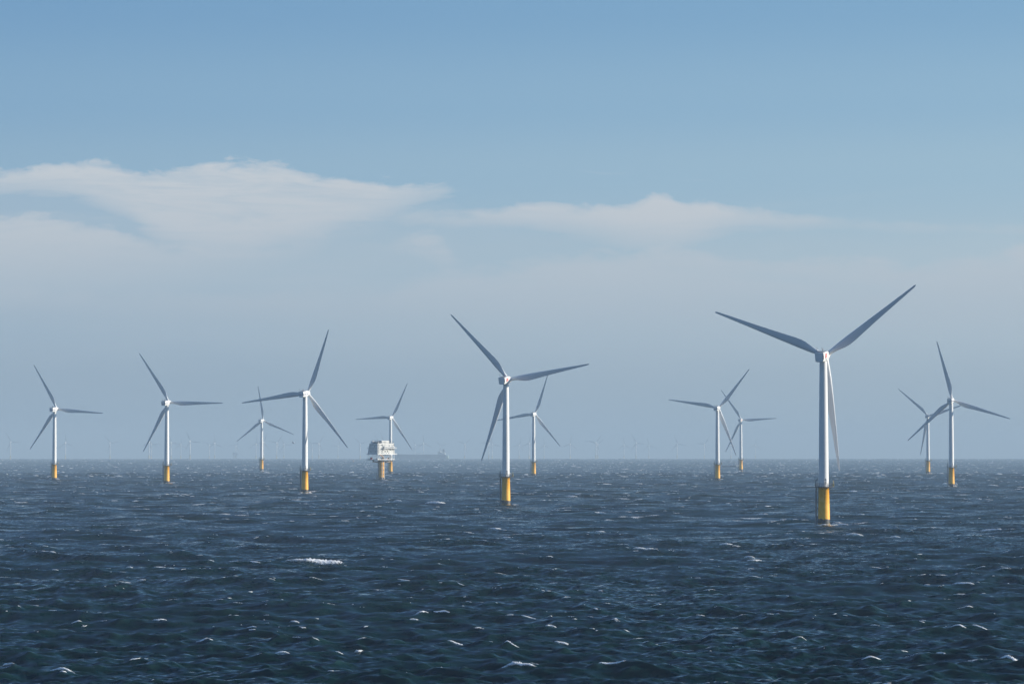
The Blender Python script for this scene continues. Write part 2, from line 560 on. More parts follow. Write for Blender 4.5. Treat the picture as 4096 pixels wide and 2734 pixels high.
# ------------------------------------------------------------------ the second wind farm on the horizon
def make_far(label, loc, scale, deg):
    t = thing('distant_turbine', label, 'wind turbine', loc, -WIND, scale, 'faint turbines of the distant wind farm')
    link('pile', PM['far_pile'], t)
    link('service_deck', PM['deck'], t)
    link('tower', PM['tower'], t)
    link('nacelle', PM['nacelle'], t, AXIS)
    link('hub', PM['hub'], t, HUBM @ Matrix.Rotation(radians(deg), 4, 'Y'))
    for k in range(3):
        link('blade', PM['blade'], t, hub_rot(deg + 120 * k))


FAR = [  # strip start, hub x, hub y, tip x, tip y (4096 px photo, strips enlarged 3.356 times)
    (0, 145, 243, 83, 118, 'faint turbine nearest the left edge of the photo'),
    (0, 882, 245, 875, 110, 'faint turbine just right of the leftmost yellow-footed turbine'),
    (0, 1480, 247, 1410, 150, 'lone faint turbine midway between the two leftmost yellow-footed turbines'),
    (0, 2004, 230, 2005, 90, 'taller of a close pair of faint turbines left of the second yellow-footed tower'),
    (0, 2035, 258, 2155, 255, 'shorter of a close pair of faint turbines left of the second yellow-footed tower'),
    (0, 2300, 235, 2270, 150, 'faint turbine hugging the right side of the second yellow-footed tower'),
    (700, 80, 260, 85, 140, 'faint turbine with blade straight up, second one right of the second yellow-footed tower'),
    (700, 205, 217, 150, 85, 'tallest faint turbine between the second and third yellow-footed turbines'),
    (700, 463, 268, 375, 212, 'shorter faint turbine of the pair midway between second and third yellow-footed turbines'),
    (700, 535, 243, 527, 105, 'taller faint turbine of the pair midway between second and third yellow-footed turbines'),
    (700, 818, 273, 860, 200, 'faint turbine standing in front of the hazy offshore platform'),
    (700, 1090, 248, 1098, 120, 'faint turbine just left of the tower with the upright blade'),
    (700, 1190, 225, 1238, 90, 'faint turbine hidden along the right side of the tower with the upright blade'),
    (700, 1367, 230, 1448, 122, 'taller faint turbine between the upright-bladed turbine and the large blue-striped one'),
    (700, 1463, 255, 1418, 165, 'faint turbine with a bird by its right blade tip'),
    (700, 1843, 258, 1780, 190, 'shorter faint turbine close right of the large blue-striped tower'),
    (700, 1932, 237, 1998, 122, 'taller faint turbine close right of the large blue-striped tower'),
    (700, 2190, 268, 2215, 200, 'short faint turbine under the low right blade of the large blue-striped turbine'),
    (1400, 137, 240, 55, 155, 'faint turbine just left of the white substation'),
    (1400, 385, 228, 320, 90, 'faint turbine behind the substation roof, left of two blades rising over it'),
    (1400, 448, 225, 415, 90, 'faint turbine behind the substation roof, right of two blades rising over it'),
    (1400, 877, 257, 830, 165, 'faint turbine rising behind the deck pipes of the tanker'),
    (1400, 988, 232, 977, 100, 'tallest faint turbine rising behind the tanker deck'),
    (1400, 1215, 268, 1145, 195, 'faint turbine rising behind the bridge of the tanker'),
    (1400, 1540, 240, 1628, 152, 'faint turbine just right of the tanker stern'),
    (1400, 1862, 230, 1915, 340, 'faint turbine with a bright low blade, left of a close pair beside the middle tower'),
    (1400, 1907, 247, 1890, 190, 'right one of the close pair of faint turbines left of the middle tower'),
    (1400, 2270, 257, 2305, 145, 'first faint turbine right of the middle tower'),
    (2100, 55, 232, 70, 110, 'faint turbine close left of the partly hidden turbine behind the middle one'),
    (2100, 257, 262, 250, 155, 'short faint turbine right of the partly hidden turbine, under its low blade'),
    (2100, 605, 240, 622, 105, 'lone faint turbine left of the overlapping pair right of the middle turbine'),
    (2100, 950, 222, 1025, 115, 'taller front turbine of the overlapping faint pair between middle turbine and crossing blades'),
    (2100, 975, 245, 1060, 165, 'shorter rear turbine of the overlapping faint pair between middle turbine and crossing blades'),
    (2100, 1328, 257, 1322, 140, 'left one of three faint turbines in a row midway to the crossing blades'),
    (2100, 1488, 232, 1437, 115, 'tall middle one of three faint turbines in a row midway to the crossing blades'),
    (2100, 1660, 262, 1640, 150, 'right short one of three faint turbines in a row midway to the crossing blades'),
    (2100, 2040, 240, 2000, 115, 'second faint turbine left of the crossing blades'),
    (2600, 728, 247, 795, 140, 'first faint turbine left of the tower with crossing blades'),
    (2600, 1083, 258, 1065, 150, 'faint turbine seen between the two towers with crossing blades'),
    (2600, 1413, 262, 1428, 150, 'rightmost faint turbine, between the crossing blades and the largest tower'),
]
for x0, hx, hy, tx_, ty_, lab in FAR:
    px, row = x0 + hx / 3.356, 1700 + hy / 3.356
    row -= 8 * ((px - 2048) / 2048) ** 2
    s = 1.27
    up = (LEVEL - 3 - row) / F
    q = 1 / (2 * EARTH)
    D = (-up + math.sqrt(up * up + 4 * q * (HUB_Z * s - CAM_H))) / (2 * q)
    az = atan((px - 2048) / F)
    ang = math.degrees(math.atan2((tx_ - hx) / 0.9, hy - ty_))
    make_far(lab, (D * sin(az), D * cos(az), -D * D * q), s, ang)


# ------------------------------------------------------------------ substation
def bar(mb, a, b, r, n=6):
    mb.tube(a, b, r, r, n)


def build_substation():
    x, y, z, D = ground_at(1524.8, 1917.6 - 0.5 + 1)
    sc = D / 3150.0
    yaw = radians(42) - math.atan2(x, y)      # right face turned 42 degrees to the right of the viewer
    t = thing('offshore_substation', 'white boxy offshore substation on a single thick yellow pile, left of the middle', 'substation', (x, y, z), yaw, sc)
    # local frame: -y face is the lit right-hand face, -x face is the shaded left-hand one
    W, Dp = 24.0, 15.8
    X0, X1, Y0, Y1 = -12.0, 12.0, -7.9, 7.9
    part('pile', MB().lathe([(3.5, -10), (3.4, 0), (3.3, 10), (3.2, 21.2)], 48), M_YELLOW2, t)
    jt = MB()
    for px_, py_ in ((-1.58, -3.69), (.42, -4.0), (1.4, -3.6)):
        bar(jt, (px_, py_, -6), (px_, py_, 21), .17, 8)
    cables = part('cable_tube', jt, M_SHIPW, t)
    j2 = MB()
    for px_, py_ in ((-3.6, 1.1), (-3.85, .2), (-3.95, -.8), (1.9, -3.2)):
        bar(j2, (px_, py_, -6), (px_, py_, 21), .2, 8)
    part('cable_tube', j2, M_HULLB, t)
    cl = MB()
    for zz in (2, 6, 10.5, 15, 19):
        cl.lathe([(3.4, zz - .1), (4.15, zz - .1), (4.15, zz + .1), (3.4, zz + .1)], 24, False)
    link('clamp_ring', cl.mesh('clamp_ring', M_BROWN), cables)
    ld = MB()
    for o in (-.3, .3):
        bar(ld, (-2.4 + o, -4.4, -3), (-2.4 + o, -4.4, 20.8), .11)
    for k in range(40):
        bar(ld, (-2.7, -4.4, -2 + k * .57), (-2.1, -4.4, -2 + k * .57), .05, 5)
    part('ladder', ld, M_WHITE, t)
    bl = MB()
    for o in (-1.0, 1.0):
        bar(bl, (-4.4 + o * .7, 2.9 + o * .7, -5), (-4.4 + o * .7, 2.9 + o * .7, 6.5), .26, 10)
        bar(bl, (-4.4 + o * .7, 2.9 + o * .7, 5.5), (-2.2, 2.0, 6.0), .18)
        bar(bl, (-4.4 + o * .7, 2.9 + o * .7, 1.5), (-2.2, 2.0, 1.5), .18)
    part('boat_landing', bl, M_DARK, t)
    # cable arms under the truss
    ar = MB()
    for sx in (-1, 1):
        secs = []
        for xx, zb in ((3.0, 17.7), (12.4, 18.7)):
            pts = [(sx * xx, -1.6, zb), (sx * xx, -.6, zb), (sx * xx, -.6, 19.7), (sx * xx, -1.6, 19.7)]
            secs.append(pts)
        ar.loft(secs, False)
        ar.box((sx * 12.0 - .5, -1.7, 18.5), (sx * 12.0 + .5, -.4, 20.6))
    part('support_arm', ar, M_BROWN, t)
    # truss level
    tr = MB()
    for yy in (Y0 + .35, Y1 - .35):
        for zz, r in ((21.3, .34), (26.7, .25)):
            bar(tr, (X0, yy, zz), (X1, yy, zz), r, 8)
    for xx in (X0 + .35, X1 - .35):
        for zz, r in ((21.3, .34), (26.7, .25)):
            bar(tr, (xx, Y0, zz), (xx, Y1, zz), r, 8)
    nx = 4
    for yy in (Y0 + .35, Y1 - .35):
        for k in range(nx + 1):
            if k in (0, 3, 4) or (k == 2 and yy > 0):
                xx = X0 + .35 + (W - .7) * k / nx
                bar(tr, (xx, yy, 21.3), (xx, yy, 26.9), .2, 8)
        for k in range(nx if yy < 0 else 2):
            n_ = nx if yy < 0 else 2
            xa, xb = X0 + .35 + (W - .7) * k / n_, X0 + .35 + (W - .7) * (k + 1) / n_
            za, zb = (21.3, 26.7) if k % 2 == 0 else (26.7, 21.3)
            bar(tr, (xa, yy, za), (xb, yy, zb), .16)
    for xx in (X0 + .35, X1 - .35):
        for k in range(2):
            ya, yb = Y0 + .35 + (Dp - .7) * k / 2, Y0 + .35 + (Dp - .7) * (k + 1) / 2
            bar(tr, (xx, ya, 21.3), (xx, yb, 26.7), .15)
            bar(tr, (xx, ya, 26.7), (xx, yb, 21.3), .15)
            bar(tr, (xx, yb, 21.3), (xx, yb, 26.9), .2, 8)
    part('truss', tr, M_WHITE, t)
    fl = MB()
    fl.box((X0 + .2, Y0 + .2, 20.75), (X1 - .2, Y1 - .2, 21.05))
    part('cellar_deck', fl, M_STEEL, t)
    eq = MB()
    for (a, b, h) in ((-8, -5, 1.6), (-.5, 1.5, 2.2), (8.5, 10.5, 2.4)):
        eq.box((a, -2.5, 21.05), (b, -.5, 21.05 + h))
    eq.box((-3, -4.5, 25.6), (6, 0, 26.2))
    part('cellar_equipment', eq, M_STEEL, t)
    cr = MB()
    cr.path([(-8.6, -7.5, 26.0), (-6.6, -7.6, 25.2), (-5.0, -7.6, 24.6), (-4.1, -7.4, 23.4), (-3.9, -6.5, 21.8), (-2.4, -5, 20.6), (-1.6, -3.8, 19.5)], .4, 10)
    cr.path([(-5.2, -7.5, 24.6), (-3.4, -7.5, 23.0), (-2.8, -6.5, 21.4)], .32, 10)
    part('cable_pipe', cr, M_ORANGE, t)
    rb = MB()
    rb.box((-12.2, 1.6, 21.4), (-10.8, 3.6, 23.6))
    part('red_container', rb, M_RED, t)
    m_raft = paint('raft_canister', (.55, .30, .22), .5)
    for q in ((1.8, -7.3), (5.2, -7.3)):
        lb = MB().box((q[0], q[1], 21.1), (q[0] + 1.1, q[1] + .7, 22.5))
        part('life_raft', lb, m_raft, t)
    # main house: lower and upper storeys, slightly stepped and tapering on the left
    hs = MB()

    def ring(zz, ins_l, ins_r):
        return [(X0, Y0, zz), (X1 - ins_r, Y0, zz), (X1 - ins_r, Y1 - ins_l, zz), (X0, Y1 - ins_l, zz)]
    hs.loft([ring(27.0, 0, 0), ring(30.5, .8, .25)], False)
    hs.loft([ring(30.72, .8, .25), ring(32.65, 1.4, .4)], False)
    hs.loft([ring(32.95, 1.4, .4), ring(36.45, 2.4, .7)], False)
    hs.loft([ring(36.7, 2.4, .7), ring(38.2, 2.8, .9)], False)
    house = part('main_house', hs, M_PANEL, t)
    sm = MB()
    for zz, l_, r_ in ((30.56, .86, .3), (32.78, 1.46, .46), (36.55, 2.46, .8)):
        sm.box((X0 + .15, Y0 + .15, zz - .3), (X1 - r_ - .15, Y1 - l_ - .15, zz + .3))
    link('storey_joint', sm.mesh('storey_joint', M_DARK), house)
    rb = MB()
    for k in range(17):
        xx = X0 + 1 + k * 1.37
        rb.box((xx, Y0 - .06, 27.3), (xx + .08, Y0 + .02, 30.2))
        if k < 4 or k > 15:
            rb.box((xx, Y0 - .06, 33.2), (xx + .08, Y0 + .02, 36.2))
    link('wall_rib', rb.mesh('wall_rib', M_PANEL), house)
    for xx in (-2.3, 1.1):
        link('window', MB().box((xx, Y0 - .09, 29.2), (xx + 1.3, Y0 + .05, 30.3)).mesh('window', M_GLASS), house)
    for xx in (-6.9, -3.9, -.5, 2.9):
        link('louvre', MB().box((xx, Y0 - .08, 27.6), (xx + 1.0, Y0 + .05, 28.5)).mesh('louvre', M_STEEL), house)
    for yy, zz in ((-3.5, 34.2), (2.4, 34.0), (-4.2, 28.3), (2.3, 28.2)):
        link('door', MB().box((X0 - .02, yy, zz), (X0 + .35, yy + .8, zz + 1.9)).mesh('door', M_STEEL), house)
    for xx in (-7.2, -6.2, 9.4):
        link('floodlight', MB().box((xx, Y0 - .5, 36.0), (xx + .4, Y0 + .02, 36.4)).mesh('floodlight', M_DARK), house)
    for x0_, x1_, z0_, z1_ in ((-5.2, -2.0, 33.4, 36.0), (3.6, 5.2, 33.4, 36.2), (7.6, 9.0, 33.4, 35.6), (4.6, 9.8, 30.95, 32.3), (-9.4, -7.4, 31.0, 32.2)):
        link('grey_shade_panel', MB().box((x0_, Y0 - .05, z0_), (x1_, Y0 + .05, z1_)).mesh('grey_shade_panel', M_GREY), house)  # flat grey wall panels, also carrying the shade around the balcony as colour
    for k, xx in enumerate((-10.6, -5.8, 10.8)):
        link('wall_pipe', MB().tube((xx, Y0 - .2, 27.2), (xx, Y0 - .2, 37.8), .14, n=8).mesh('wall_pipe', M_STEEL), house)
    # base flange deck
    part('main_deck', MB().box((X0 - .3, Y0 - .3, 26.5), (X1 + .3, Y1 + .3, 27.0)), M_WHITE, t)
    # balconies

    def balcony(name, lo, hi):
        b = MB().box(lo, hi)
        o = part(name, b, M_WHITE, t)
        r = MB()
        x0_, y0_, _ = lo
        x1_, y1_, zt = hi
        cs = [(x0_ + .1, y0_ + .1), (x1_ - .1, y0_ + .1), (x1_ - .1, y1_ - .1), (x0_ + .1, y1_ - .1)]
        for a, b_ in zip(cs, cs[1:] + cs[:1]):
            for h in (.55, 1.1):
                bar(r, (*a, zt + h), (*b_, zt + h), .05, 5)
            L_ = hypot(b_[0] - a[0], b_[1] - a[1])
            for k in range(max(1, int(L_ / 1.5))):
                f = k / max(1, int(L_ / 1.5))
                px_, py_ = a[0] + (b_[0] - a[0]) * f, a[1] + (b_[1] - a[1]) * f
                bar(r, (px_, py_, zt), (px_, py_, zt + 1.1), .05, 5)
        link('railing', r.mesh('railing', M_WHITE), o)
        return o
    balcony('balcony', (-5.4, Y0 - 2.4, 32.75), (12.6, Y0 - .02, 33.2))
    balcony('balcony', (X1 + .3, Y0 - .3, 26.55), (X1 + 2.9, Y1 - 4, 27.0))
    balcony('balcony', (X0 + .5, Y1 + .3, 26.55), (X1 - 4, Y1 + 2.9, 27.0))
    balcony('balcony', (X0 + .5, Y1 - .9, 32.6), (X1 - 4, Y1 + 1.9, 33.0))
    balcony('balcony', (X0 + .2, Y1 - .5, 20.6), (X1 - 4, Y1 + 3.2, 20.95))
    hd = MB()
    for xx in (-3.4, -1.8, .6, 2.4, 4.6, 6.4, 9.2):
        hd.box((xx, Y0 - 1.3, 33.2), (xx + .8, Y0 - .3, 35.1))
    part('cooler', hd, M_PANEL, t)
    st = MB()
    for k in range(12):
        st.box((-5.2 + k * .42, Y0 - 2.1, 30.8 + k * .16), (-4.7 + k * .42, Y0 - .9, 30.9 + k * .16))
    bar(st, (-5.2, Y0 - 2.1, 31.9), (-.1, Y0 - 2.1, 33.7), .08)
    part('outer_stair', st, M_WHITE, t)
    # brackets under the balcony
    bk = MB()
    for xx in (-4, 1.5, 6, 10.5):
        bar(bk, (xx, Y0, 31.0), (xx, Y0 - 2.1, 32.75), .14)
    part('balcony_bracket', bk, M_WHITE, t)
    # roof
    part('roof_house', MB().box((-6.0, -7.5, 38.2), (4.6, -1.5, 41.0)), M_PANEL, t)
    rl = MB()
    z0 = 38.2
    cs = [(X0 + 1.3, Y0 + .3), (X1 - 1.3, Y0 + .3), (X1 - 1.3, Y1 - 3.2), (X0 + 1.3, Y1 - 3.2)]
    for a, b in zip(cs, cs[1:] + cs[:1]):
        for h in (.6, 1.2):
            bar(rl, (*a, z0 + h), (*b, z0 + h), .06, 5)
        for k in range(13):
            f = k / 13
            q = (a[0] + (b[0] - a[0]) * f, a[1] + (b[1] - a[1]) * f)
            bar(rl, (*q, z0), (*q, z0 + 1.2), .06, 5)
    part('roof_railing', rl, M_STEEL, t)
    hp = MB()
    hp.box((-10.8, -6.5, 39.7), (-6.6, 1, 40.1))
    for xx in (-10.6, -8.7, -6.8):
        for yy in (-6.2, -3, .8):
            bar(hp, (xx, yy, 38.2), (xx, yy, 39.7), .16)
    hp.box((-10.2, -5.5, 38.2), (-7, 0, 39.4))
    part('roof_platform', hp, M_STEEL, t)
    kr = MB()
    kr.box((-10.8, 1.6, 38.2), (-8.6, 4.2, 40.4))
    bar(kr, (-9.7, 2.9, 40.3), (-9.7, 2.9, 41.3), .5, 10)
    bar(kr, (-9.7, 2.9, 41.1), (-8.8, -5, 41.0), .25, 8)
    part('deck_crane', kr, M_WHITE, t)
    mv = MB()
    for xx in (-2, -.6, .9, 2.4):
        mv.box((xx - 3, -7.57, 38.9), (xx - 2.3, -7.48, 40.2))
    part('roof_vent', mv, M_GREY, t)
    ps = MB()
    for q, h in (((7.4, -6.8), 2.6), ((6.3, -4), 3.4), ((-7.5, -7), 2.2), ((9.5, -2), 2.4), ((10.4, -7), 1.9), ((-11, -6.8), 2.0)):
        bar(ps, (*q, 38.2), (*q, 38.2 + h), .1)
        ps.box((q[0] - .3, q[1] - .3, 38.2 + h - .4), (q[0] + .3, q[1] + .3, 38.2 + h))
    part('roof_mast', ps, M_DARK, t)
    return t


build_substation()


# ------------------------------------------------------------------ ships, far platform, buoy
def local_thing(name, label, cat, px, D, heading, scale=1.0):
    az = atan((px - 2048) / F)
    return thing(name, label, cat, (D * sin(az), D * cos(az), -D * D / (2 * EARTH)), heading, scale)


def build_tanker():
    # local x runs from bow (-) to stern (+), 288 m long
    t = local_thing('tanker', 'long hazy tanker ship on the horizon right of the substation', 'ship', 1686.5, 16000, radians(-6))
    Lh = 144.0
    secs = []
    for xx, hw, hb, top in ((-Lh, .6, .4, 27), (-138, 8, 4, 26), (-125, 18, 14, 24.5), (-100, 22.5, 21, 23.8), (-20, 23, 22.5, 23.2), (100, 23, 21.5, 23.2), (128, 21, 14, 23.2), (132, 20.5, 12, 23.2)):
        secs.append([(xx, -hb, -8), (xx, hb, -8), (xx, hw, 4), (xx, hw, top), (xx, -hw, top), (xx, -hw, 4)])
    hull = part('hull', MB().loft(secs, False), M_HULLB, t)
    st = [[(132, -12, -3), (132, 12, -3), (132, 20.5, 5), (132, 20.5, 19.4), (132, -20.5, 19.4), (132, -20.5, 5)],
          [(Lh, -9, 1), (Lh, 9, 1), (Lh, 18.5, 8), (Lh, 18.5, 18.5), (Lh, -18.5, 18.5), (Lh, -18.5, 8)]]
    link('stern', MB().loft(st, False).mesh('stern', M_HULLG), hull)
    a = MB()
    a.box((88, -20, 23.2), (122, 20, 27))
    a.box((90, -17, 27), (112, 17, 36))
    a.box((91, -20, 36), (103, 20, 40))
    house = part('deckhouse', a, M_SHIPW, t)
    wi = MB()
    for zz in (29, 32.3, 37.2):
        wi.box((89.8, -16 if zz < 36 else -19, zz), (90.0 if zz < 36 else 90.9, 16 if zz < 36 else 19, zz + 1.4))
        for k in range(7):
            wi.box((91.5 + k * 2.8, -17.2 if zz < 36 else -20.2, zz), (93.0 + k * 2.8, -16.9 if zz < 36 else -19.9, zz + 1.4)) if (zz < 36 or k < 4) else None
    link('window', wi.mesh('window', M_GLASS), house)
    part('funnel', MB().box((113.5, -6, 36), (123.5, 6, 52)).box((114.5, -4, 52), (118, 4, 54)), M_DARK, t)
    b = MB().box((112.2, -8, 27), (124, 8, 36))
    part('engine_casing', b, M_SHIPW, t)
    c = MB()
    c.box((124.3, -14, 23.2), (128, 12, 33.5))
    c.box((117.4, -19.5, 27), (119.4, -17, 31))
    part('lit_deckhouse', c, M_SHIPW, t)
    m = MB()
    bar(m, (106.5, 0, 40), (106.5, 0, 54), .9)
    bar(m, (103, 0, 49), (110, 0, 49), .6)
    bar(m, (109.0, -6, 36), (109.0, -6, 46), .8)
    part('radar_mast', m, M_SHIPW, t)
    g = MB()
    for xx in (-28, -14, 0):
        bar(g, (xx, 0, 23.2), (xx, 0, 31), .6)
    bar(g, (-29, 0, 31.2), (0, 0, 31.2), .7)
    for xx in (-110, -95, -78, -62, -47, 18, 42, 66):
        bar(g, (xx, 0, 23), (xx, 0, 26.5 + (xx % 3)), .6)
    g.box((-128, -15, 24.4), (-118, 15, 26.5))
    g.box((-112, -2, 23.4), (84, 2, 24.6))
    part('deck_pipe', g, M_STEEL, t)
    p = MB().tube((-1, -10, 23), (-1, -10, 31), 1.2)
    part('manifold_post', p, M_SHIPW, t)


build_tanker()


def build_vessel():
    t = local_thing('work_vessel', 'low grey work vessel with white bow between the two towers with crossing blades', 'ship', 2922, 6039, radians(-3))
    secs = []
    for xx, hw, bot, top in ((-18, 2.6, -1, 1.7), (-15, 3.6, -1.5, 1.7), (4, 4, -1.5, 1.8), (10, 3.8, -1.5, 2.5)):
        secs.append([(xx, -hw * .7, bot), (xx, hw * .7, bot), (xx, hw, top), (xx, -hw, top)])
    hull = part('hull', MB().loft(secs, False), M_HULLB, t)
    bow = []
    for xx, hw, bot, top in ((10, 3.8, -1.5, 3.6), (14, 2.9, -1.5, 4.3), (17.5, 1.3, -1, 4.9), (19, .15, .5, 5.2)):
        bow.append([(xx, -hw * .6, bot), (xx, hw * .6, bot), (xx, hw, top), (xx, -hw, top)])
    link('bow', MB().loft(bow, False).mesh('bow', M_SHIPW), hull)
    w = MB()
    w.loft([[(-6.4, -1.9, 1.75), (-2.6, -1.9, 1.75), (-2.6, 1.9, 1.75), (-6.4, 1.9, 1.75)], [(-5.8, -1.5, 4.6), (-3.4, -1.5, 4.6), (-3.4, 1.5, 4.6), (-5.8, 1.5, 4.6)]], False)
    w.box((-5.2, -.9, 4.6), (-3.9, .9, 5.8))
    wh = part('wheelhouse', w, M_SHIPW, t)
    m = MB()
    bar(m, (9.2, 0, 2.3), (9.2, 0, 11.5), .16)
    bar(m, (7.6, 0, 2.3), (8.8, 0, 7.2), .32)
    bar(m, (9.2, 0, 9), (13, 0, 4.3), .07)
    bar(m, (-4.4, 0, 5.8), (-4.4, 0, 8.6), .12)
    part('mast', m, M_SHIPW, t)
    r = MB()
    for k in range(12):
        bar(r, (-16.5 + k * 1.9, -3.6, 1.7), (-16.5 + k * 1.9, -3.6, 2.8), .07, 5)
    bar(r, (-16.5, -3.6, 2.8), (4.4, -3.6, 2.8), .07, 5)
    part('railing', r, M_SHIPW, t)
    d = MB().box((-14, -2, 1.75), (-9, 2, 3.0)).box((-1, -1.6, 1.8), (5, 1.6, 2.9))
    part('deck_gear', d, M_STEEL, t)


build_vessel()


def build_platform():
    t = local_thing('offshore_platform', 'barely visible blue-grey offshore platform on the horizon, left of the upright-bladed turbine', 'platform', 941, 20500, radians(20))
    b = MB()
    for xx in (-9, 9):
        for yy in (-9, 9):
            bar(b, (xx * 1.1, yy * 1.1, -6), (xx, yy, 26), 1.2, 8)
    for yy in (-9, 9):
        bar(b, (-10, yy, 2), (9, yy, 24), .7)
        bar(b, (10, yy, 2), (-9, yy, 24), .7)
    part('leg', b, M_DARK, t)
    h = MB()
    h.box((-15, -13, 26), (15, 13, 34))
    h.box((-13, -12, 34.3), (10, 12, 42))
    part('topside', h, M_HULLB, t)
    part('helideck', MB().lathe([(2, 42), (9, 43.2), (9, 44), (2, 44)], 16).mesh and MB().box((10.2, -8, 38.5), (22, 8, 39.5)), M_STEEL, t)
    c = MB()
    bar(c, (-10, 0, 42), (-10, 0, 48), 1.0)
    bar(c, (-10, 0, 47), (6, 0, 52), .7)
    part('crane', c, M_STEEL, t)


build_platform()


def build_buoy():
    t = local_thing('buoy', 'tiny yellow marker buoy on the horizon left of the substation', 'buoy', 1413.5, 9000, 0)
    part('float', MB().lathe([(1.0, -1), (2.0, -.3), (2.0, .8), (1.2, 1.2)], 16), M_YELLOW, t)
    m = MB()
    for k in range(3):
        a = 2 * pi * k / 3
        bar(m, (1.2 * cos(a), 1.2 * sin(a), 1.0), (.3 * cos(a), .3 * sin(a), 5), .16)
    m.lathe([(.5, 5), (.6, 5.2), (.6, 6.2), (.3, 6.5)], 10)
    part('light_frame', m, M_YELLOW, t)


build_buoy()


# ------------------------------------------------------------------ birds: one continuous body mesh each
def bird_mesh(name, up_l, up_r, mat):
    mb = MB()
    prof = [(-.46, .012, .0), (-.36, .05, .0), (-.2, .095, -.005), (0, .115, -.01), (.16, .095, .0), (.27, .055, .02), (.33, .06, .035), (.39, .05, .035), (.43, .02, .025), (.51, .006, .015)]
    secs = []
    for y, r, dz in prof:
        secs.append([(r * cos(a), y, dz + r * .9 * sin(a)) for a in [2 * pi * i / 12 for i in range(12)]])
    mb.loft(secs)
    # fan of the tail
    mb.loft([[(-.05, -.4, .0), (.05, -.4, .0), (.05, -.4, .02), (-.05, -.4, .02)], [(-.10, -.60, .01), (.10, -.60, .01), (.10, -.60, .018), (-.10, -.60, .018)]], False)
    for sx, up in ((-1, up_l), (1, up_r)):
        secs = []
        for f, chord, swp in ((.0, .26, .06), (.15, .27, .08), (.35, .25, .12), (.55, .20, .08), (.75, .14, -.02), (.92, .08, -.12), (1.0, .02, -.2)):
            span = .06 + .88 * f
            bend = up * (f if f < .4 else .4 + (f - .4) * .55)
            xx, zz = sx * span * cos(bend), .04 + span * sin(bend)
            th = .028 * (1 - f) + .006
            secs.append([(xx, swp, zz), (xx, swp - chord * .35, zz + th), (xx, swp - chord, zz), (xx, swp - chord * .35, zz - th * .4)])
        mb.loft(secs)
    return mb.mesh(name, mat)


def wing_tip_mesh(up, sx, name):
    secs = []
    for f, chord, swp in ((.74, .15, -.01), (.92, .085, -.115), (1.01, .022, -.2)):
        span = .06 + .88 * f
        bend = up * (.4 + (f - .4) * .55)
        xx, zz = sx * span * cos(bend), .04 + span * sin(bend)
        th = .018 + .010 * (1 - f)
        secs.append([(xx, swp + .004, zz), (xx, swp - chord * .35, zz + th), (xx, swp - chord - .004, zz), (xx, swp - chord * .35, zz - th)])
    return MB().loft(secs).mesh(name, M_BIRDD)


def build_bird(label, loc, rot, sc, ul, ur):
    t = link('seabird', bird_mesh('seabird', ul, ur, M_BIRDW))
    t.location = loc
    t.rotation_euler = rot
    t.scale = (sc,) * 3
    t['label'], t['category'], t['group'] = label, 'bird', 'birds over the sea'
    for sx, u in ((-1, ul), (1, ur)):
        link('wing_tip', wing_tip_mesh(u, sx, 'wing_tip'), t)


az = atan((1174 - 2048) / F)
D = 900.0
build_bird('small dark bird flying in the haze left of the large blue-striped tower', (D * sin(az), D * cos(az), CAM_H + D * (LEVEL - 1771) / F), (0, 0, radians(60)), 1.0, .7, .5)
xb, yb, zb, Db = ground_at(338, 2507)

# ------------------------------------------------------------------ the sea: wind waves on the curved earth, one sheet to the horizon
NW = 170
lam = np.exp(np.linspace(np.log(1.15), np.log(95.0), NW)) * rng.uniform(.96, 1.04, NW)
kk = 2 * pi / lam
lp_ = 44.0
om = np.sqrt(9.81 * kk)
op = math.sqrt(9.81 * 2 * pi / lp_)
spec = om ** -5 * np.exp(-1.25 * (op / om) ** 4)
domg = np.abs(np.gradient(om))
amp = np.sqrt(2 * spec * domg) * np.where(lam < 9, 1.5, 1.0)
amp *= (2.5 / 4) / math.sqrt((amp ** 2 / 2).sum())      # significant wave height 1.75 m
spread = rng.normal(0, 1, NW) * np.where(lam > 20, .46, .75)
th = pi + WIND - 0.12 + spread                               # travel direction as azimuth
kx, ky = kk * np.sin(th), kk * np.cos(th)
phs = rng.uniform(0, 2 * pi, NW)
chop = np.clip(1.0 / (kk * amp * NW * .10 + 1e-9), 0, .95)


def waves(x, y, spacing):
    """Gerstner sum; components that the local mesh cannot carry are left out"""
    dx = np.zeros_like(x)
    dy = np.zeros_like(x)
    z = np.zeros_like(x)
    crest = np.zeros_like(x)
    for i in range(NW):
        w = np.clip(lam[i] / (2.6 * spacing) - .6, 0, 1)
        if not np.any(w):
            continue
        p = kx[i] * x + ky[i] * y + phs[i]
        s_, c_ = np.sin(p), np.cos(p)
        a = amp[i] * w
        z += a * c_
        crest += a * kk[i] * c_
        q = a * chop[i] / kk[i]
        dx -= q * kx[i] * s_
        dy -= q * ky[i] * s_
    return dx, dy, z, crest


def row_spacing(d):
    return np.clip(.32 * d * d / (CAM_H * 3000), .45, 5.0) if d < 4200 else d * .02


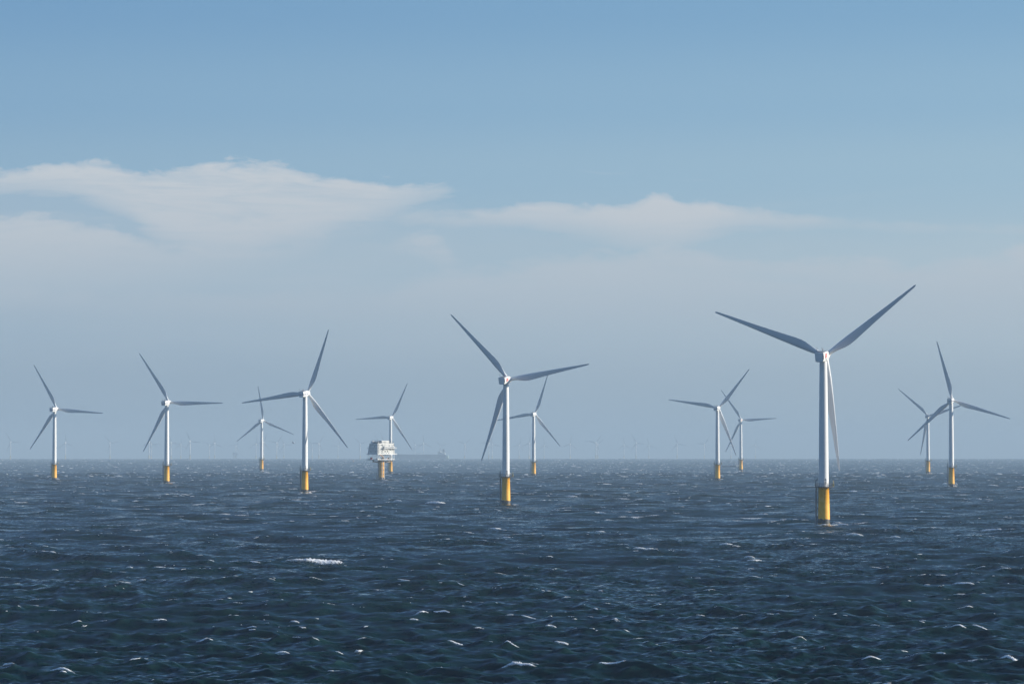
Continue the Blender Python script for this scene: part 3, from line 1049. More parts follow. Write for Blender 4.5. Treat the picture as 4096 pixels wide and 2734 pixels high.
rows = [0.5, 20, 60, 110, 160, 210, 250, 290, 320, 340]
d = 350.0
while d < 30000:
    rows.append(d)
    d += row_spacing(d)
rows.append(30000.0)
rows = np.array(rows)
fine = np.radians(np.linspace(-18, 18, 1340))
coarse = np.radians(np.linspace(18, 342, 66))[1:-1]
azs = np.concatenate([fine, coarse])
NA, NR = len(azs), len(rows)
A_, R_ = np.meshgrid(azs, rows)
gx, gy = R_ * np.sin(A_), R_ * np.cos(A_)
dr = np.gradient(rows)
dr = np.where(rows < 350, 30.0, dr)
da = np.concatenate([np.full(len(fine), fine[1] - fine[0]), np.full(len(coarse), .09)])
spc = np.maximum(dr[:, None], R_ * da[None, :])
blk = [waves(gx[i:i + 24], gy[i:i + 24], spc[i:i + 24]) for i in range(0, NR, 24)]
wx, wy, wz, cr_ = [np.concatenate([b_[k] for b_ in blk]) for k in range(4)]
gz = sea_drop(R_ ** 2) + wz
verts = np.stack([gx + wx, gy + wy, gz], -1).reshape(-1, 3).astype(np.float32)
i0 = (np.arange(NR - 1)[:, None] * NA + np.arange(NA)[None, :])
j1 = (np.arange(NA) + 1) % NA
i1 = (np.arange(NR - 1)[:, None] * NA + j1[None, :])
quads = np.stack([i0, i0 + NA, i1 + NA, i1], -1).reshape(-1, 4)
quads = quads[:, ::-1] if False else quads
me = bpy.data.meshes.new('sea')
me.vertices.add(len(verts))
me.vertices.foreach_set('co', verts.ravel())
me.loops.add(quads.size)
me.loops.foreach_set('vertex_index', quads.ravel().astype(np.int32))
me.polygons.add(len(quads))
me.polygons.foreach_set('loop_start', np.arange(0, quads.size, 4, dtype=np.int32))
me.polygons.foreach_set('use_smooth', np.ones(len(quads), bool))
me.update(calc_edges=True)
at = me.attributes.new('crest', 'FLOAT', 'POINT')
at.data.foreach_set('value', cr_.ravel().astype(np.float32))
lo = np.clip((spc - 1.0) / 6.0, 0, 1)
at = me.attributes.new('coarse', 'FLOAT', 'POINT')
at.data.foreach_set('value', lo.ravel().astype(np.float32))
if me.polygons[NA * 40 + 20].normal.z < 0:
    me.flip_normals()
sea = link('sea', me)
sea['kind'] = 'structure'
sea['label'] = 'dark blue choppy sea with whitecaps reaching to the horizon'


def sea_material():
    m, nt, bs = new_mat('sea_water')
    L = nt.links.new
    N = nt.nodes.new
    geo = N('ShaderNodeNewGeometry')
    sep = N('ShaderNodeSeparateXYZ')
    L(geo.outputs['Position'], sep.inputs[0])
    flat = N('ShaderNodeCombineXYZ')
    L(sep.outputs['X'], flat.inputs[0])
    L(sep.outputs['Y'], flat.inputs[1])
    co = N('ShaderNodeAttribute')
    co.attribute_name = 'coarse'
    cre = N('ShaderNodeAttribute')
    cre.attribute_name = 'crest'

    def vm(op, a, b=None, scale=None):
        n = N('ShaderNodeVectorMath')
        n.operation = op
        for i, v in enumerate((a, b)):
            if v is None:
                continue
            if isinstance(v, tuple):
                n.inputs[i].default_value = v
            else:
                L(v, n.inputs[i])
        if scale is not None:
            if isinstance(scale, (int, float)):
                n.inputs['Scale'].default_value = scale
            else:
                L(scale, n.inputs['Scale'])
        return n.outputs[0]

    def slope(size, amp_, detail, stretch=.55, rot=WIND):
        mp = N('ShaderNodeMapping')
        mp.vector_type = 'POINT'
        mp.inputs['Rotation'].default_value = (0, 0, rot)
        mp.inputs['Scale'].default_value = (stretch / size, 1 / size, 1)
        L(flat.outputs[0], mp.inputs[0])
        no = N('ShaderNodeTexNoise')
        no.noise_dimensions = '2D'
        no.inputs['Scale'].default_value = 1.0
        no.inputs['Detail'].default_value = detail
        no.inputs['Roughness'].default_value = .62
        L(mp.outputs[0], no.inputs['Vector'])
        v = vm('SUBTRACT', no.outputs['Color'], (.5, .5, .5))
        v = vm('MULTIPLY', v, (1, 1, 0))
        return vm('SCALE', v, None, amp_)
    s1 = slope(.9, 1.0, 6)
    s2 = slope(4.5, 1.0, 3)
    s3 = slope(16.0, 1.0, 2, .45)
    far = N('ShaderNodeMath')
    far.operation = 'MULTIPLY'
    L(co.outputs['Fac'], far.inputs[0])
    far.inputs[1].default_value = .9
    gm = N('ShaderNodeMapping')
    gm.inputs['Rotation'].default_value = (0, 0, WIND)
    gm.inputs['Scale'].default_value = (1 / 70, 1 / 190, 1)
    L(flat.outputs[0], gm.inputs[0])
    gn = N('ShaderNodeTexNoise')
    gn.noise_dimensions = '2D'
    gn.inputs['Scale'].default_value = 1.0
    gn.inputs['Detail'].default_value = 4
    L(gm.outputs[0], gn.inputs['Vector'])
    gust = N('ShaderNodeMapRange')       # cat's-paws: patches of rougher and smoother water
    gust.inputs['From Min'].default_value = .3
    gust.inputs['From Max'].default_value = .7
    gust.inputs['To Min'].default_value = .4
    gust.inputs['To Max'].default_value = 1.6
    L(gn.outputs['Fac'], gust.inputs['Value'])
    tot = vm('ADD', vm('SCALE', s1, None, SEA['rip']), vm('SCALE', s2, None, SEA['mid']))
    tot = vm('SCALE', tot, None, gust.outputs[0])
    tot = vm('ADD', tot, vm('SCALE', s3, None, far.outputs[0]))
    # steep leeward faces: wind waves lean downwind
    tot = vm('ADD', tot, (SEA['bias'] * sin(WIND), SEA['bias'] * cos(WIND), 0.0))
    nrm = vm('NORMALIZE', vm('SUBTRACT', geo.outputs['Normal'], tot))
    L(nrm, bs.inputs['Normal'])
    # water body: deep blue-green, lighter and greener in the crests
    rp = N('ShaderNodeValToRGB')
    rp.color_ramp.elements[0].position = .0
    rp.color_ramp.elements[1].position = .55
    rp.color_ramp.elements[0].color = (*SEA['deep'], 1)
    rp.color_ramp.elements[1].color = (*SEA['crest'], 1)
    L(cre.outputs['Fac'], rp.inputs[0])
    # thin foam streaks
    mp = N('ShaderNodeMapping')
    mp.inputs['Rotation'].default_value = (0, 0, WIND)
    mp.inputs['Scale'].default_value = (.30, 1.0, 1)
    L(flat.outputs[0], mp.inputs[0])
    n1 = N('ShaderNodeTexNoise')
    n1.inputs['Scale'].default_value = 1.6
    n1.inputs['Detail'].default_value = 8
    n1.inputs['Roughness'].default_value = .72
    L(mp.outputs[0], n1.inputs['Vector'])
    n2 = N('ShaderNodeTexNoise')
    n2.inputs['Scale'].default_value = .035
    n2.inputs['Detail'].default_value = 3
    L(flat.outputs[0], n2.inputs['Vector'])
    def ma(op, a, b, clamp=False):
        n = N('ShaderNodeMath')
        n.operation = op
        n.use_clamp = clamp
        for i, v in enumerate((a, b)):
            if isinstance(v, (int, float)):
                n.inputs[i].default_value = v
            else:
                L(v, n.inputs[i])
        return n.outputs[0]
    t_ = ma('ADD', n1.outputs['Fac'], ma('MULTIPLY', ma('SUBTRACT', n2.outputs['Fac'], .5), .35))
    t_ = ma('ADD', t_, ma('MULTIPLY', cre.outputs['Fac'], .16))
    foam = ma('MULTIPLY', ma('SUBTRACT', t_, SEA['foam']), 9.0, True)
    foam = ma('MULTIPLY', foam, .75)
    mx = N('ShaderNodeMix')
    mx.data_type = 'RGBA'
    L(foam, mx.inputs['Factor'])
    L(rp.outputs[0], mx.inputs['A'])
    mx.inputs['B'].default_value = (.55, .57, .60, 1)
    L(mx.outputs['Result'], bs.inputs['Base Color'])
    ro = ma('ADD', ma('MULTIPLY', foam, .6), SEA['rough'])
    L(ro, bs.inputs['Roughness'])
    bs.inputs['IOR'].default_value = 1.333
    bs.inputs['Specular IOR Level'].default_value = SEA['spec']
    bs.inputs['Specular Tint'].default_value = (.80, .95, 1.0, 1)
    return m


SEA = dict(rip=1.05, mid=.5, bias=.22, deep=(.003, .021, .022), crest=(.011, .036, .035), foam=.83, rough=.08, spec=.5)
me.materials.append(sea_material())

# ------------------------------------------------------------------ whitecaps: breaking crests as real foam ridges lying on the waves
WV, WF, WE = [], [], []


def local_spacing(x, y):
    r = np.hypot(x, y)
    i = np.clip(np.searchsorted(rows, r), 1, NR - 1)
    return np.maximum(dr[i], r * (fine[1] - fine[0]))


def add_caps(cx, cy, w, l, h, nu, nv, rot, lace=1.0):
    """foam patches: w along the crest, l down the front, h thickness"""
    n = len(cx)
    u = np.linspace(-1, 1, nu)
    v = np.linspace(0, 1, nv)
    U, V = np.meshgrid(u, v)
    U, V = U.ravel(), V.ravel()
    wob = rng.normal(0, 1, (n, 3))
    crest_y = (wob[:, 0:1] * .22 * np.sin(2.2 * U + wob[:, 1:2] * 3) + wob[:, 2:3] * .12 * np.sin(5 * U + wob[:, 0:1] * 5))
    jit = rng.normal(0, .05, (n, len(U)))
    taper = np.sqrt(np.clip(1 - U ** 2, 0, 1))
    lx = U[None] * w[:, None] / 2
    ly = -(V[None] * taper[None] - .35) * l[:, None] + crest_y * l[:, None] + jit * l[:, None] * .5
    ca, sa = np.cos(rot)[:, None], np.sin(rot)[:, None]
    X = cx[:, None] + lx * ca - ly * sa
    Y = cy[:, None] + lx * sa + ly * ca
    sx, sy, sz, _ = waves(X.ravel(), Y.ravel(), local_spacing(X.ravel(), Y.ravel()))
    prof = np.sin(pi * np.clip(V * .8 + .12, 0, 1)) * taper
    bump = h[:, None] * prof[None] * (1 + rng.normal(0, .13, (n, len(U)))) + .03
    edge = np.clip(taper * np.sin(pi * np.clip(V * .9 + .06, 0, 1)), 0, 1)
    Z = sea_drop(X ** 2 + Y ** 2) + sz.reshape(X.shape) + bump - .10 * (1 - edge[None])
    P = np.stack([X + sx.reshape(X.shape), Y + sy.reshape(X.shape), Z], -1)
    base = sum(len(a) for a in WV)
    WV.append(P.reshape(-1, 3))
    WE.append(np.repeat(edge[None] * lace, n, 0).ravel())
    g = np.arange(nu * nv).reshape(nv, nu)
    q = np.stack([g[:-1, :-1], g[1:, :-1], g[1:, 1:], g[:-1, 1:]], -1).reshape(-1, 4)
    WF.append((base + np.arange(n)[:, None, None] * nu * nv + q[None]).reshape(-1, 4))


def scatter(n, d0, d1, keep):
    """random crest positions over the visible water"""
    m_ = int(n / keep)
    r = np.sqrt(rng.uniform(d0 ** 2, d1 ** 2, m_))
    a = rng.uniform(-radians(16), radians(16), m_)
    x, y = r * np.sin(a), r * np.cos(a)
    _, _, z, c = waves(x, y, local_spacing(x, y))
    g = np.sin(x * .021 + 1.3) * np.sin(y * .013 + x * .007) * .5
    score = z / .45 + c / .25 + g + rng.normal(0, .6, m_)
    o = np.argsort(-score)[:n]
    return x[o], y[o]


def sizes(n, mean, sd):
    return np.exp(rng.normal(np.log(mean), sd, n))


for n, d0, d1, mw, mh, nu, nv, keep in ((760, 380, 1300, .95, .055, 17, 6, .05), (2200, 1300, 3500, 1.8, .17, 9, 4, .07),
                                        (4000, 3500, 8000, 3.1, .45, 7, 3, .15), (4200, 8000, 19000, 5.0, .75, 5, 3, .3)):
    x, y = scatter(n, d0, d1, keep)
    w = np.clip(sizes(n, mw, .75), .25, 4.0 if d1 < 2000 else 13)
    add_caps(x, y, w, np.clip(w * rng.uniform(.10, .26, n), .15, 3), mh * sizes(n, 1, .35) * np.clip((w / mw) ** .5, .5, 2.0), nu, nv, -WIND * .6 + rng.normal(0, .28, n))

# thin lacy foam left behind by spent breakers
for n, d0, d1, mw in ((260, 380, 1100, 2.6), (360, 1100, 2600, 5.0)):
    x, y = scatter(n, d0, d1, .25)
    w = np.clip(sizes(n, mw, .5), .8, 12)
    add_caps(x, y + 1.0, w, w * rng.uniform(.25, .6, n), np.full(n, .02), 17, 9, -WIND * .6 + rng.normal(0, .35, n), .62)

# the large breakers that stand out, where they lie on the water: photo column, row, width m, height m
BIG = [(1258, 2262, 17.0, 1.2), (1740, 2012, 13, 1.3), (1590, 2004, 6.5, .9), (2035, 2662, 4.6, .75), (4050, 2660, 4.2, .7), (2825, 2468, 4.2, .55), (2205, 2520, 2.6, .4),
       (1680, 2475, 2.8, .35), (1430, 2642, 1.6, .55), (1660, 2495, 2.0, .3), (1830, 2575, 3.2, .3), (3855, 2368, 6.0, .45), (3000, 2240, 4.0, .5), (3020, 2250, 5, .4),
       (2080, 2660, 4.5, .45), (2900, 2190, 5.5, .5), (2560, 2195, 5, .5), (2600, 2200, 4, .4), (290, 2495, 3, .35), (640, 2500, 3.0, .35), (1180, 2492, 2.2, .3), (260, 2685, 4.6, .4),
       (30, 2662, 2.6, .45), (20, 2312, 2.4, .5), (205, 2226, 3.0, .45), (3420, 2156, 7.5, .55), (3580, 2162, 4, .5), (3370, 2105, 5.5, .5), (3300, 2100, 4, .4), (175, 1925, 9, .9),
       (320, 1948, 10, 1.2), (685, 1935, 8, 1.2), (770, 1990, 9, .8), (650, 1990, 11, .5), (1155, 1934, 7, .7), (1430, 1965, 12, .5), (2430, 1934, 11, .8), (2555, 1936, 8, .7),
       (3410, 1970, 7, 1.1), (3980, 1948, 13, .8), (3960, 2131, 9, .5), (2290, 1988, 8, .7), (2390, 2052, 9, .7), (3480, 2650, 3.8, .25), (3760, 2657, 1.5, .3), (2250, 2600, 2.6, .5),
       (2440, 2690, 4.5, .3), (2600, 2570, 2.8, .3), (3930, 2538, 3.4, .3), (3840, 2534, 3.4, .35), (1760, 2475, 4, .25), (1115, 2620, 4, .3), (560, 2640, 3.2, .35), (870, 2410, 3, .35),
       (2115, 2472, 3.4, .3), (560, 2330, 2.4, .4), (520, 2280, 2.6, .4), (930, 2325, 3, .4), (990, 2362, 2.2, .4), (1620, 2330, 4, .35), (2400, 2140, 4, .5), (1980, 2120, 6, .5),
       # foam where the piles stand in the swell
       (3345, 2095, 5.5, .5), (3275, 2108, 3.0, .3), (2010, 2020, 5, .3), (2060, 2015, 5, .3), (1190, 1968, 6, .6), (1245, 1970, 7, .5), (690, 1933, 7, .9), (220, 1925, 6, .4),
       (2105, 1898, 7, 1.6), (2160, 1902, 10, .7), (3780, 1940, 4.5, 1.8), (3820, 1944, 4, 1.5), (3850, 1950, 12, .6), (2860, 1922, 6, .6), (2885, 1918, 5, .6), (2950, 1884, 12, .8),
       (1540, 1921, 9, .5), (1502, 1918, 5, .5), (1565, 1892, 8, .7), (3715, 1898, 7, .5), (1050, 1883, 7, .6)]
for px, row, w, h in BIG:
    x, y, _, _ = ground_at(px, row - 8 * ((px - 2048) / 2048) ** 2 + 2)
    if y < 1500:                       # slide on to the nearest crest
        f_ = 1 + np.linspace(-9, 9, 61) / y
        z_ = waves(x * f_, y * f_, local_spacing(x * f_, y * f_))[2]
        f_ = f_[int(np.argmax(z_ - .02 * np.abs(np.linspace(-9, 9, 61))))]
        x, y = x * f_, y * f_
    add_caps(np.array([x]), np.array([y]), np.array([w]), np.array([max(.6, w * .16)]), np.array([h * (.6 if y < 760 else 1.0)]), 45, 10, np.array([-WIND * .5 + rng.normal(0, .12)]), 1.3)

# broken water round the foot of every near pile
for x, y, z, s, bl, red, lab in NEAR:
    n = 7
    a = rng.uniform(-2.6, 2.6, n)
    rr = rng.uniform(3.0, 5.5, n)
    add_caps(x + rr * np.sin(a), y - rr * np.cos(a) - 1.0, rng.uniform(1.5, 4.5, n), rng.uniform(.5, 1.3, n), rng.uniform(.15, .5, n) * (1 + y / 4000), 11, 5, rng.normal(0, .3, n))

V_ = np.concatenate(WV).astype(np.float32)
F_ = np.concatenate(WF).astype(np.int32)
wm = bpy.data.meshes.new('whitecaps')
wm.vertices.add(len(V_))
wm.vertices.foreach_set('co', V_.ravel())
wm.loops.add(F_.size)
wm.loops.foreach_set('vertex_index', F_.ravel())
wm.polygons.add(len(F_))
wm.polygons.foreach_set('loop_start', np.arange(0, F_.size, 4, dtype=np.int32))
wm.polygons.foreach_set('use_smooth', np.ones(len(F_), bool))
wm.update(calc_edges=True)
at = wm.attributes.new('edge', 'FLOAT', 'POINT')
at.data.foreach_set('value', np.concatenate(WE).astype(np.float32))


def foam_material():
    m, nt, bs = new_mat('sea_foam')
    L, N = nt.links.new, nt.nodes.new
    geo = N('ShaderNodeNewGeometry')
    e = N('ShaderNodeAttribute')
    e.attribute_name = 'edge'
    mp = N('ShaderNodeMapping')
    mp.inputs['Scale'].default_value = (.8, .5, 1.5)
    L(geo.outputs['Position'], mp.inputs[0])
    n1 = N('ShaderNodeTexNoise')
    n1.inputs['Scale'].default_value = 2.6
    n1.inputs['Detail'].default_value = 9
    n1.inputs['Roughness'].default_value = .78
    L(mp.outputs[0], n1.inputs['Vector'])
    a = N('ShaderNodeMath')
    a.operation = 'MULTIPLY_ADD'
    L(n1.outputs['Fac'], a.inputs[0])
    a.inputs[1].default_value = 3.0
    a.inputs[2].default_value = -1.85
    b = N('ShaderNodeMath')
    b.operation = 'ADD'
    L(a.outputs[0], b.inputs[0])
    L(e.outputs['Fac'], b.inputs[1])
    c = N('ShaderNodeMath')
    c.operation = 'MULTIPLY'
    c.use_clamp = True
    L(b.outputs[0], c.inputs[0])
    c.inputs[1].default_value = 2.2
    L(c.outputs[0], bs.inputs['Alpha'])
    bs.inputs['Base Color'].default_value = (.93, .94, .94, 1)
    bs.inputs['Roughness'].default_value = .9
    bs.inputs['Specular IOR Level'].default_value = .1
    return m


wm.materials.append(foam_material())
wc = link('whitecaps', wm)
wc['kind'] = 'stuff'
wc['label'] = 'white foam of the breaking wave crests scattered over the dark sea'
wc['category'] = 'sea foam'

# the seabird low over its splash at lower left
_, _, zz, _ = waves(np.array([xb]), np.array([yb]), np.array([1.0]))
build_bird('seabird with dark wing tips beating above a splash at lower left', (xb, yb, zb + float(zz[0]) + .55), (radians(12), radians(-20), radians(-70)), 1.05, .9, -.45)

# ------------------------------------------------------------------ haze
HB = 30600.0
hz = MB().box((-HB, -HB, -72.0), (HB, HB, 190.0)).mesh('haze', None) if False else None
hm = bpy.data.meshes.new('haze')
bm = bmesh.new()
bmesh.ops.create_cube(bm, size=1.0)
for v in bm.verts:
    v.co = Vector((v.co.x * 2 * HB, v.co.y * 2 * HB, 59.0 + v.co.z * 262.0))
bm.to_mesh(hm)
bm.free()
m = bpy.data.materials.new('haze')
m.use_nodes = True
nt = m.node_tree
nt.nodes.clear()
out = nt.nodes.new('ShaderNodeOutputMaterial')
pv = nt.nodes.new('ShaderNodeVolumePrincipled')
HAZE = dict(density=8.5e-5, color=(.55, .715, .855), aniso=0.0)
pv.inputs['Density'].default_value = HAZE['density']
pv.inputs['Color'].default_value = (*HAZE['color'], 1)
pv.inputs['Anisotropy'].default_value = HAZE['aniso']
nt.links.new(pv.outputs[0], out.inputs['Volume'])
hm.materials.append(m)
haze = link('haze', hm)
haze['kind'] = 'stuff'
haze['label'] = 'pale blue haze in the air over the whole sea'
haze['category'] = 'haze'

# ------------------------------------------------------------------ sky
W = bpy.data.worlds.new('World')
S.world = W
W.use_nodes = True
nt = W.node_tree
L, N = nt.links.new, nt.nodes.new
bg = nt.nodes['Background']
sky = N('ShaderNodeTexSky')
sky.sky_type = 'NISHITA'
sky.sun_disc = False
sky.sun_elevation = SUN_EL
sky.sun_rotation = SUN_AZ
sky.altitude = 0
sky.air_density = 1.0
sky.dust_density = 0.4
sky.ozone_density = 2.5


def wm_(op, a, b=0.0, c=None, clamp=False):
    n = N('ShaderNodeMath')
    n.operation = op
    n.use_clamp = clamp
    for i, v in enumerate((a, b, c)):
        if v is None:
            continue
        if isinstance(v, (int, float)):
            n.inputs[i].default_value = v
        else:
            L(v, n.inputs[i])
    return n.outputs[0]


def wmix(fac, a, b):
    n = N('ShaderNodeMix')
    n.data_type = 'RGBA'
    n.clamp_factor = True
    if isinstance(fac, (int, float)):
        n.inputs['Factor'].default_value = fac
    else:
        L(fac, n.inputs['Factor'])
    for k, v in (('A', a), ('B', b)):
        if isinstance(v, tuple):
            n.inputs[k].default_value = (*v, 1)
        else:
            L(v, n.inputs[k])
    return n.outputs['Result']


def lin(*rgb):
    return tuple(2 ** -EXPO * ((c / 255) / 12.92 if c / 255 <= .04045 else ((c / 255 + .055) / 1.055) ** 2.4) for c in rgb)


tc = N('ShaderNodeTexCoord')
sp = N('ShaderNodeSeparateXYZ')
L(tc.outputs['Generated'], sp.inputs[0])
hor = wm_('SQRT', wm_('ADD', wm_('MULTIPLY', sp.outputs['X'], sp.outputs['X']), wm_('MULTIPLY', sp.outputs['Y'], sp.outputs['Y'])))
el = wm_('DIVIDE', sp.outputs['Z'], wm_('MAXIMUM', hor, .001))            # tangent of elevation
az_ = wm_('ARCTAN2', sp.outputs['X'], sp.outputs['Y'])                      # azimuth, 0 = north, the way we look
# low sky: clear-air gradient over the first ten degrees
SKY_STOPS = [(0.0, (149, 171, 189)), (.02, (155, 175, 191)), (.043, (167, 186, 200)), (.058, (165, 188, 203)), (.093, (150, 182, 204)), (.116, (138, 175, 203)), (.15, (122, 164, 199)), (.24, (90, 136, 180))]
ramp = N('ShaderNodeValToRGB')
ramp.color_ramp.interpolation = 'EASE'
e0 = ramp.color_ramp.elements
while len(e0) < len(SKY_STOPS):
    e0.new(.5)
for st, (p_, c_) in zip(e0, SKY_STOPS):
    st.position = p_ / .24
    st.color = (*lin(*c_), 1)
L(wm_('DIVIDE', el, .24, clamp=True), ramp.inputs[0])
fac = wm_('SUBTRACT', 1.0, wm_('DIVIDE', wm_('SUBTRACT', el, .15), .25, clamp=True))
NISHITA = 0.094
nis = N('ShaderNodeVectorMath')
nis.operation = 'MULTIPLY'
L(sky.outputs[0], nis.inputs[0])
nis.inputs[1].default_value = (NISHITA * .74, NISHITA * .98, NISHITA * 1.24)
base = wmix(fac, nis.outputs[0], ramp.outputs[0])
# deeper to the left, paler towards the sun on the right
lr = wm_('MULTIPLY_ADD', az_, 1 / .34, .5, clamp=True)
tone = N('ShaderNodeVectorMath')
tone.operation = 'MULTIPLY'
L(base, tone.inputs[0])
L(wmix(lr, (.89, .92, .96), (1.10, 1.07, 1.04)), tone.inputs[1])
base = tone.outputs[0]
# clouds: cirrus banks given by azimuth and height with wispy noise
cu = wm_('MULTIPLY', az_, 12000.0)        # metres at 12 km
cv = wm_('MULTIPLY', el, 12000.0)
cvec = N('ShaderNodeCombineXYZ')
L(cu, cvec.inputs[0])
L(cv, cvec.inputs[1])


def wnoise(sx, sy, detail, rough=.6, dist=0.0, off=0.0, skew=0.0):
    mp = N('ShaderNodeMapping')
    mp.inputs['Scale'].default_value = (1 / sx, 1 / sy, 1)
    mp.inputs['Location'].default_value = (off, off * .7, off)
    mp.inputs['Rotation'].default_value = (0, 0, skew)
    L(cvec.outputs[0], mp.inputs[0])
    n = N('ShaderNodeTexNoise')
    n.inputs['Scale'].default_value = 1
    n.inputs['Detail'].default_value = detail
    n.inputs['Roughness'].default_value = rough
    n.inputs['Distortion'].default_value = dist
    L(mp.outputs[0], n.inputs['Vector'])
    return wm_('SUBTRACT', n.outputs['Fac'], .5)


n_edge = wnoise(300, 120, 9, .60, .5)
n_fine = wnoise(120, 42, 8, .62, 1.0, 3.1, .12)
n_wisp = wnoise(620, 95, 9, .62, 1.2, 7.7, .16)
n_fila = wnoise(420, 26, 7, .6, 1.6, 12.3, .20)
n_big = wnoise(1500, 330, 3, .5, .3, 1.9)


def curve(pts, lo, hi, x0=-2400.0, x1=2400.0):
    """height of a cloud edge over the azimuth"""
    n = N('ShaderNodeFloatCurve')
    c = n.mapping.curves[0]
    n.mapping.extend = 'HORIZONTAL'
    pts = [((x - x0) / (x1 - x0), (y - lo) / (hi - lo)) for x, y in pts]
    c.points[0].location = pts[0]
    c.points[1].location = pts[-1]
    for p_ in pts[1:-1]:
        c.points.new(*p_)
    n.mapping.update()
    L(wm_('DIVIDE', wm_('SUBTRACT', cu, x0), x1 - x0, clamp=True), n.inputs['Value'])
    return wm_('MULTIPLY_ADD', n.outputs[0], hi - lo, lo)


def X_(px):
    return px - 2048.0


def bank(top, bot, soft_t, soft_b, n_t=150.0, n_b=200.0):
    """top / bottom edges as photo column, row of the bank"""
    t = curve([(X_(x), 1797 - y) for x, y in top], 300, 1300)
    b = curve([(X_(x), 1797 - y) for x, y in bot], 300, 1300)
    t = wm_('ADD', wm_('MULTIPLY_ADD', n_edge, n_t, t), wm_('MULTIPLY', n_fine, n_t * .45))
    b = wm_('MULTIPLY_ADD', n_wisp, n_b, b)
    mt = wm_('DIVIDE', wm_('SUBTRACT', t, cv), soft_t, clamp=True)
    mb_ = wm_('DIVIDE', wm_('SUBTRACT', cv, b), soft_b, clamp=True)
    k = wm_('MULTIPLY', mt, mb_)
    return wm_('MULTIPLY', k, wm_('SUBTRACT', 2.0, k), clamp=True)


b1 = bank([(-300, 686), (0, 685), (300, 668), (430, 652), (520, 682), (700, 662), (850, 640), (1000, 628), (1130, 650), (1250, 695), (1400, 708), (1600, 724), (1800, 730), (1900, 738), (1980, 765), (2600, 800)],
          [(-300, 850), (0, 805), (250, 815), (480, 880), (700, 1010), (950, 1040), (1150, 1000), (1350, 940), (1550, 872), (1750, 806), (1900, 758), (1970, 745), (2600, 740)], 40, 110, 140, 150)
b2 = bank([(-300, 870), (0, 872), (200, 880), (450, 905), (560, 945), (700, 985), (1000, 985), (1200, 940), (1350, 900), (1500, 880), (1600, 930), (2600, 1100)],
          [(-300, 1270), (0, 1250), (500, 1200), (900, 1130), (1200, 1050), (1400, 960), (1600, 930), (2600, 1090)], 45, 320, 150, 200)
b3 = bank([(1500, 860), (1750, 832), (1950, 815), (2150, 808), (2350, 815), (2550, 792), (2640, 770), (2720, 798), (2830, 792), (2950, 836), (3100, 848), (3250, 856), (3400, 868), (3600, 890), (4400, 890)],
          [(1500, 885), (1750, 905), (2050, 930), (2350, 960), (2650, 1010), (2780, 990), (2950, 950), (3200, 935), (3380, 925), (3600, 940), (4400, 960)], 40, 130, 100, 110)
b4 = bank([(1500, 1160), (1800, 1080), (2050, 1040), (2350, 1000), (2700, 975), (2850, 1008), (3050, 1030), (3400, 1015), (3700, 1050), (4100, 990), (4400, 980)],
          [(1500, 1280), (2050, 1330), (2500, 1360), (3000, 1370), (3600, 1370), (4400, 1340)], 60, 380, 170, 160)
b5 = bank([(1350, 960), (1500, 975), (1620, 920), (1720, 908), (1800, 985), (1830, 1030), (2000, 1090)],
          [(1350, 955), (1500, 1020), (1620, 1020), (1720, 1055), (1800, 1085), (1830, 1070), (2000, 1085)], 60, 90, 110, 150)
b6 = bank([(2900, 850), (3200, 790), (3500, 770), (3900, 742), (4100, 735), (4400, 730)], [(2900, 900), (3200, 830), (3500, 800), (3900, 765), (4100, 770), (4400, 760)], 60, 60, 60, 60)
b7 = bank([(2150, 655), (2250, 662), (2380, 684), (2520, 690), (2650, 712), (2850, 722), (3000, 730)], [(2150, 656), (2250, 668), (2380, 694), (2520, 696), (2650, 716), (2850, 726), (3000, 728)], 14, 14, 24, 24)


b8 = bank([(-300, 700), (0, 700), (500, 690), (1000, 665), (1400, 730), (1750, 780), (2100, 880), (2600, 960), (4400, 1000)],
          [(-300, 1300), (0, 1300), (1000, 1300), (1600, 1150), (2000, 1050), (2600, 1050), (4400, 1100)], 90, 300, 200, 250)


def sc(x, k):
    return wm_('MULTIPLY', x, k)


def over(a, b):
    return wm_('SUBTRACT', wm_('ADD', a, b), wm_('MULTIPLY', a, b))


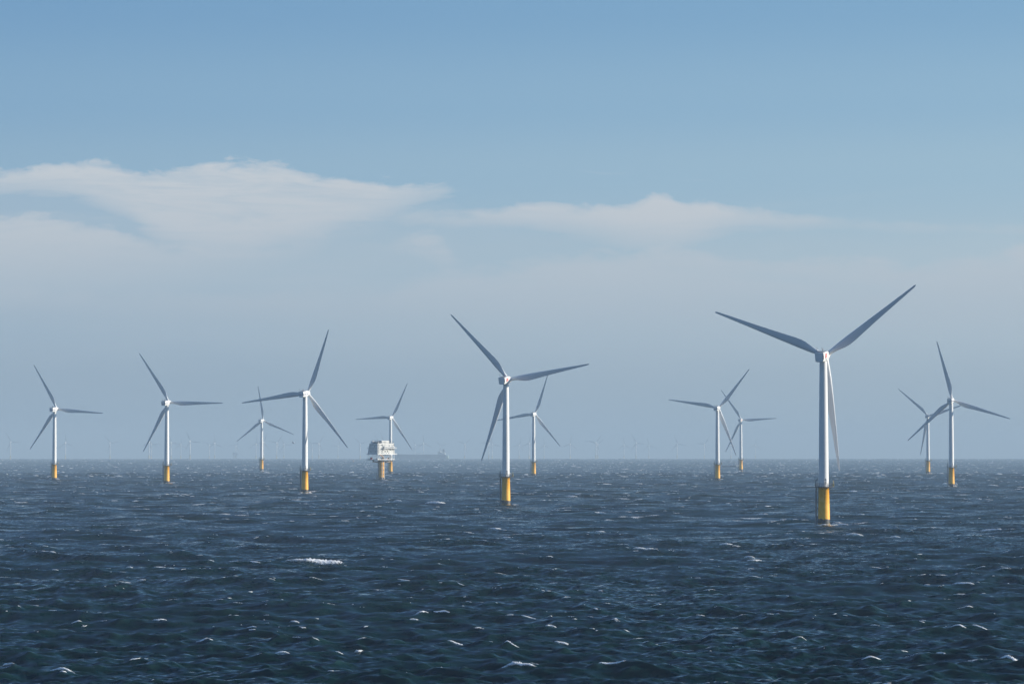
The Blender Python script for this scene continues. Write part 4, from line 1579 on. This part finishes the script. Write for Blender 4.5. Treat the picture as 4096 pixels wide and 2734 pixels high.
tex = wm_('ADD', wm_('MULTIPLY_ADD', n_wisp, 2.0, .92), wm_('MULTIPLY', n_fila, .6), None, True)
tex2 = wm_('ADD', wm_('MULTIPLY_ADD', n_fine, 1.6, .75), wm_('MULTIPLY', n_fila, 1.0), None, True)
soft = wm_('MULTIPLY_ADD', tex, .6, .4)
mask = over(wm_('MULTIPLY', sc(b1, .88), tex), wm_('MULTIPLY', sc(b2, .85), soft))
mask = over(mask, wm_('MULTIPLY', sc(b8, .18), soft))
mask = over(mask, wm_('MULTIPLY', sc(b3, .95), soft))
mask = over(mask, wm_('MULTIPLY', sc(b4, .78), wm_('MULTIPLY', soft, wm_('MULTIPLY_ADD', n_big, 1.2, .95, True))))
mask = over(mask, wm_('MULTIPLY', sc(b5, .6), tex2))
mask = over(mask, wm_('MULTIPLY', sc(b6, .25), tex2))
mask = over(mask, wm_('MULTIPLY', sc(b7, .5), tex2))
gen = wm_('MULTIPLY', wm_('ADD', wm_('MULTIPLY_ADD', n_big, 1.6, .38), wm_('MULTIPLY', n_wisp, 1.2), None, True), .62)
gen = wm_('MULTIPLY', gen, wm_('MULTIPLY', wm_('DIVIDE', wm_('SUBTRACT', cv, 150.0), 500.0, None, True), wm_('DIVIDE', wm_('SUBTRACT', 930.0, cv), 330.0, None, True)))
mask = over(mask, gen)
# clouds warm where high, violet-grey low down
ccol = N('ShaderNodeValToRGB')
ccol.color_ramp.elements[0].position = .35
ccol.color_ramp.elements[1].position = .85
ccol.color_ramp.elements[0].color = (*lin(174, 187, 200), 1)
ccol.color_ramp.elements[1].color = (*lin(203, 208, 213), 1)
L(wm_('DIVIDE', cv, 1300.0, clamp=True), ccol.inputs[0])
final = wmix(mask, base, ccol.outputs[0])
L(final, bg.inputs['Color'])
bg.inputs['Strength'].default_value = 1.0

# ------------------------------------------------------------------ sun
sd = bpy.data.lights.new('sun', 'SUN')
sd.energy = 5.0
sd.angle = radians(.5)
sd.color = (1.0, .93, .80)
so = bpy.data.objects.new('sun', sd)
COL.objects.link(so)
dirv = Vector((sin(SUN_AZ) * cos(SUN_EL), cos(SUN_AZ) * cos(SUN_EL), sin(SUN_EL)))
so.rotation_euler = (-dirv).to_track_quat('-Z', 'Y').to_euler()
so.location = (0, 0, 3000)

# ------------------------------------------------------------------ camera
cd = bpy.data.cameras.new('camera')
cd.sensor_width = 36
cd.lens = 36 * F / 4096
cd.clip_start = 1.0
cd.clip_end = 80000
co_ = bpy.data.objects.new('camera', cd)
COL.objects.link(co_)
co_.location = (0, 0, CAM_H)
co_.rotation_euler = (pi / 2 + PITCH, 0, 0)
S.camera = co_
S.cycles.use_denoising = True
S.cycles.use_adaptive_sampling = False
S.view_settings.view_transform = 'Standard'
S.view_settings.look = 'None'
S.view_settings.exposure = EXPO
S.view_settings.gamma = 1
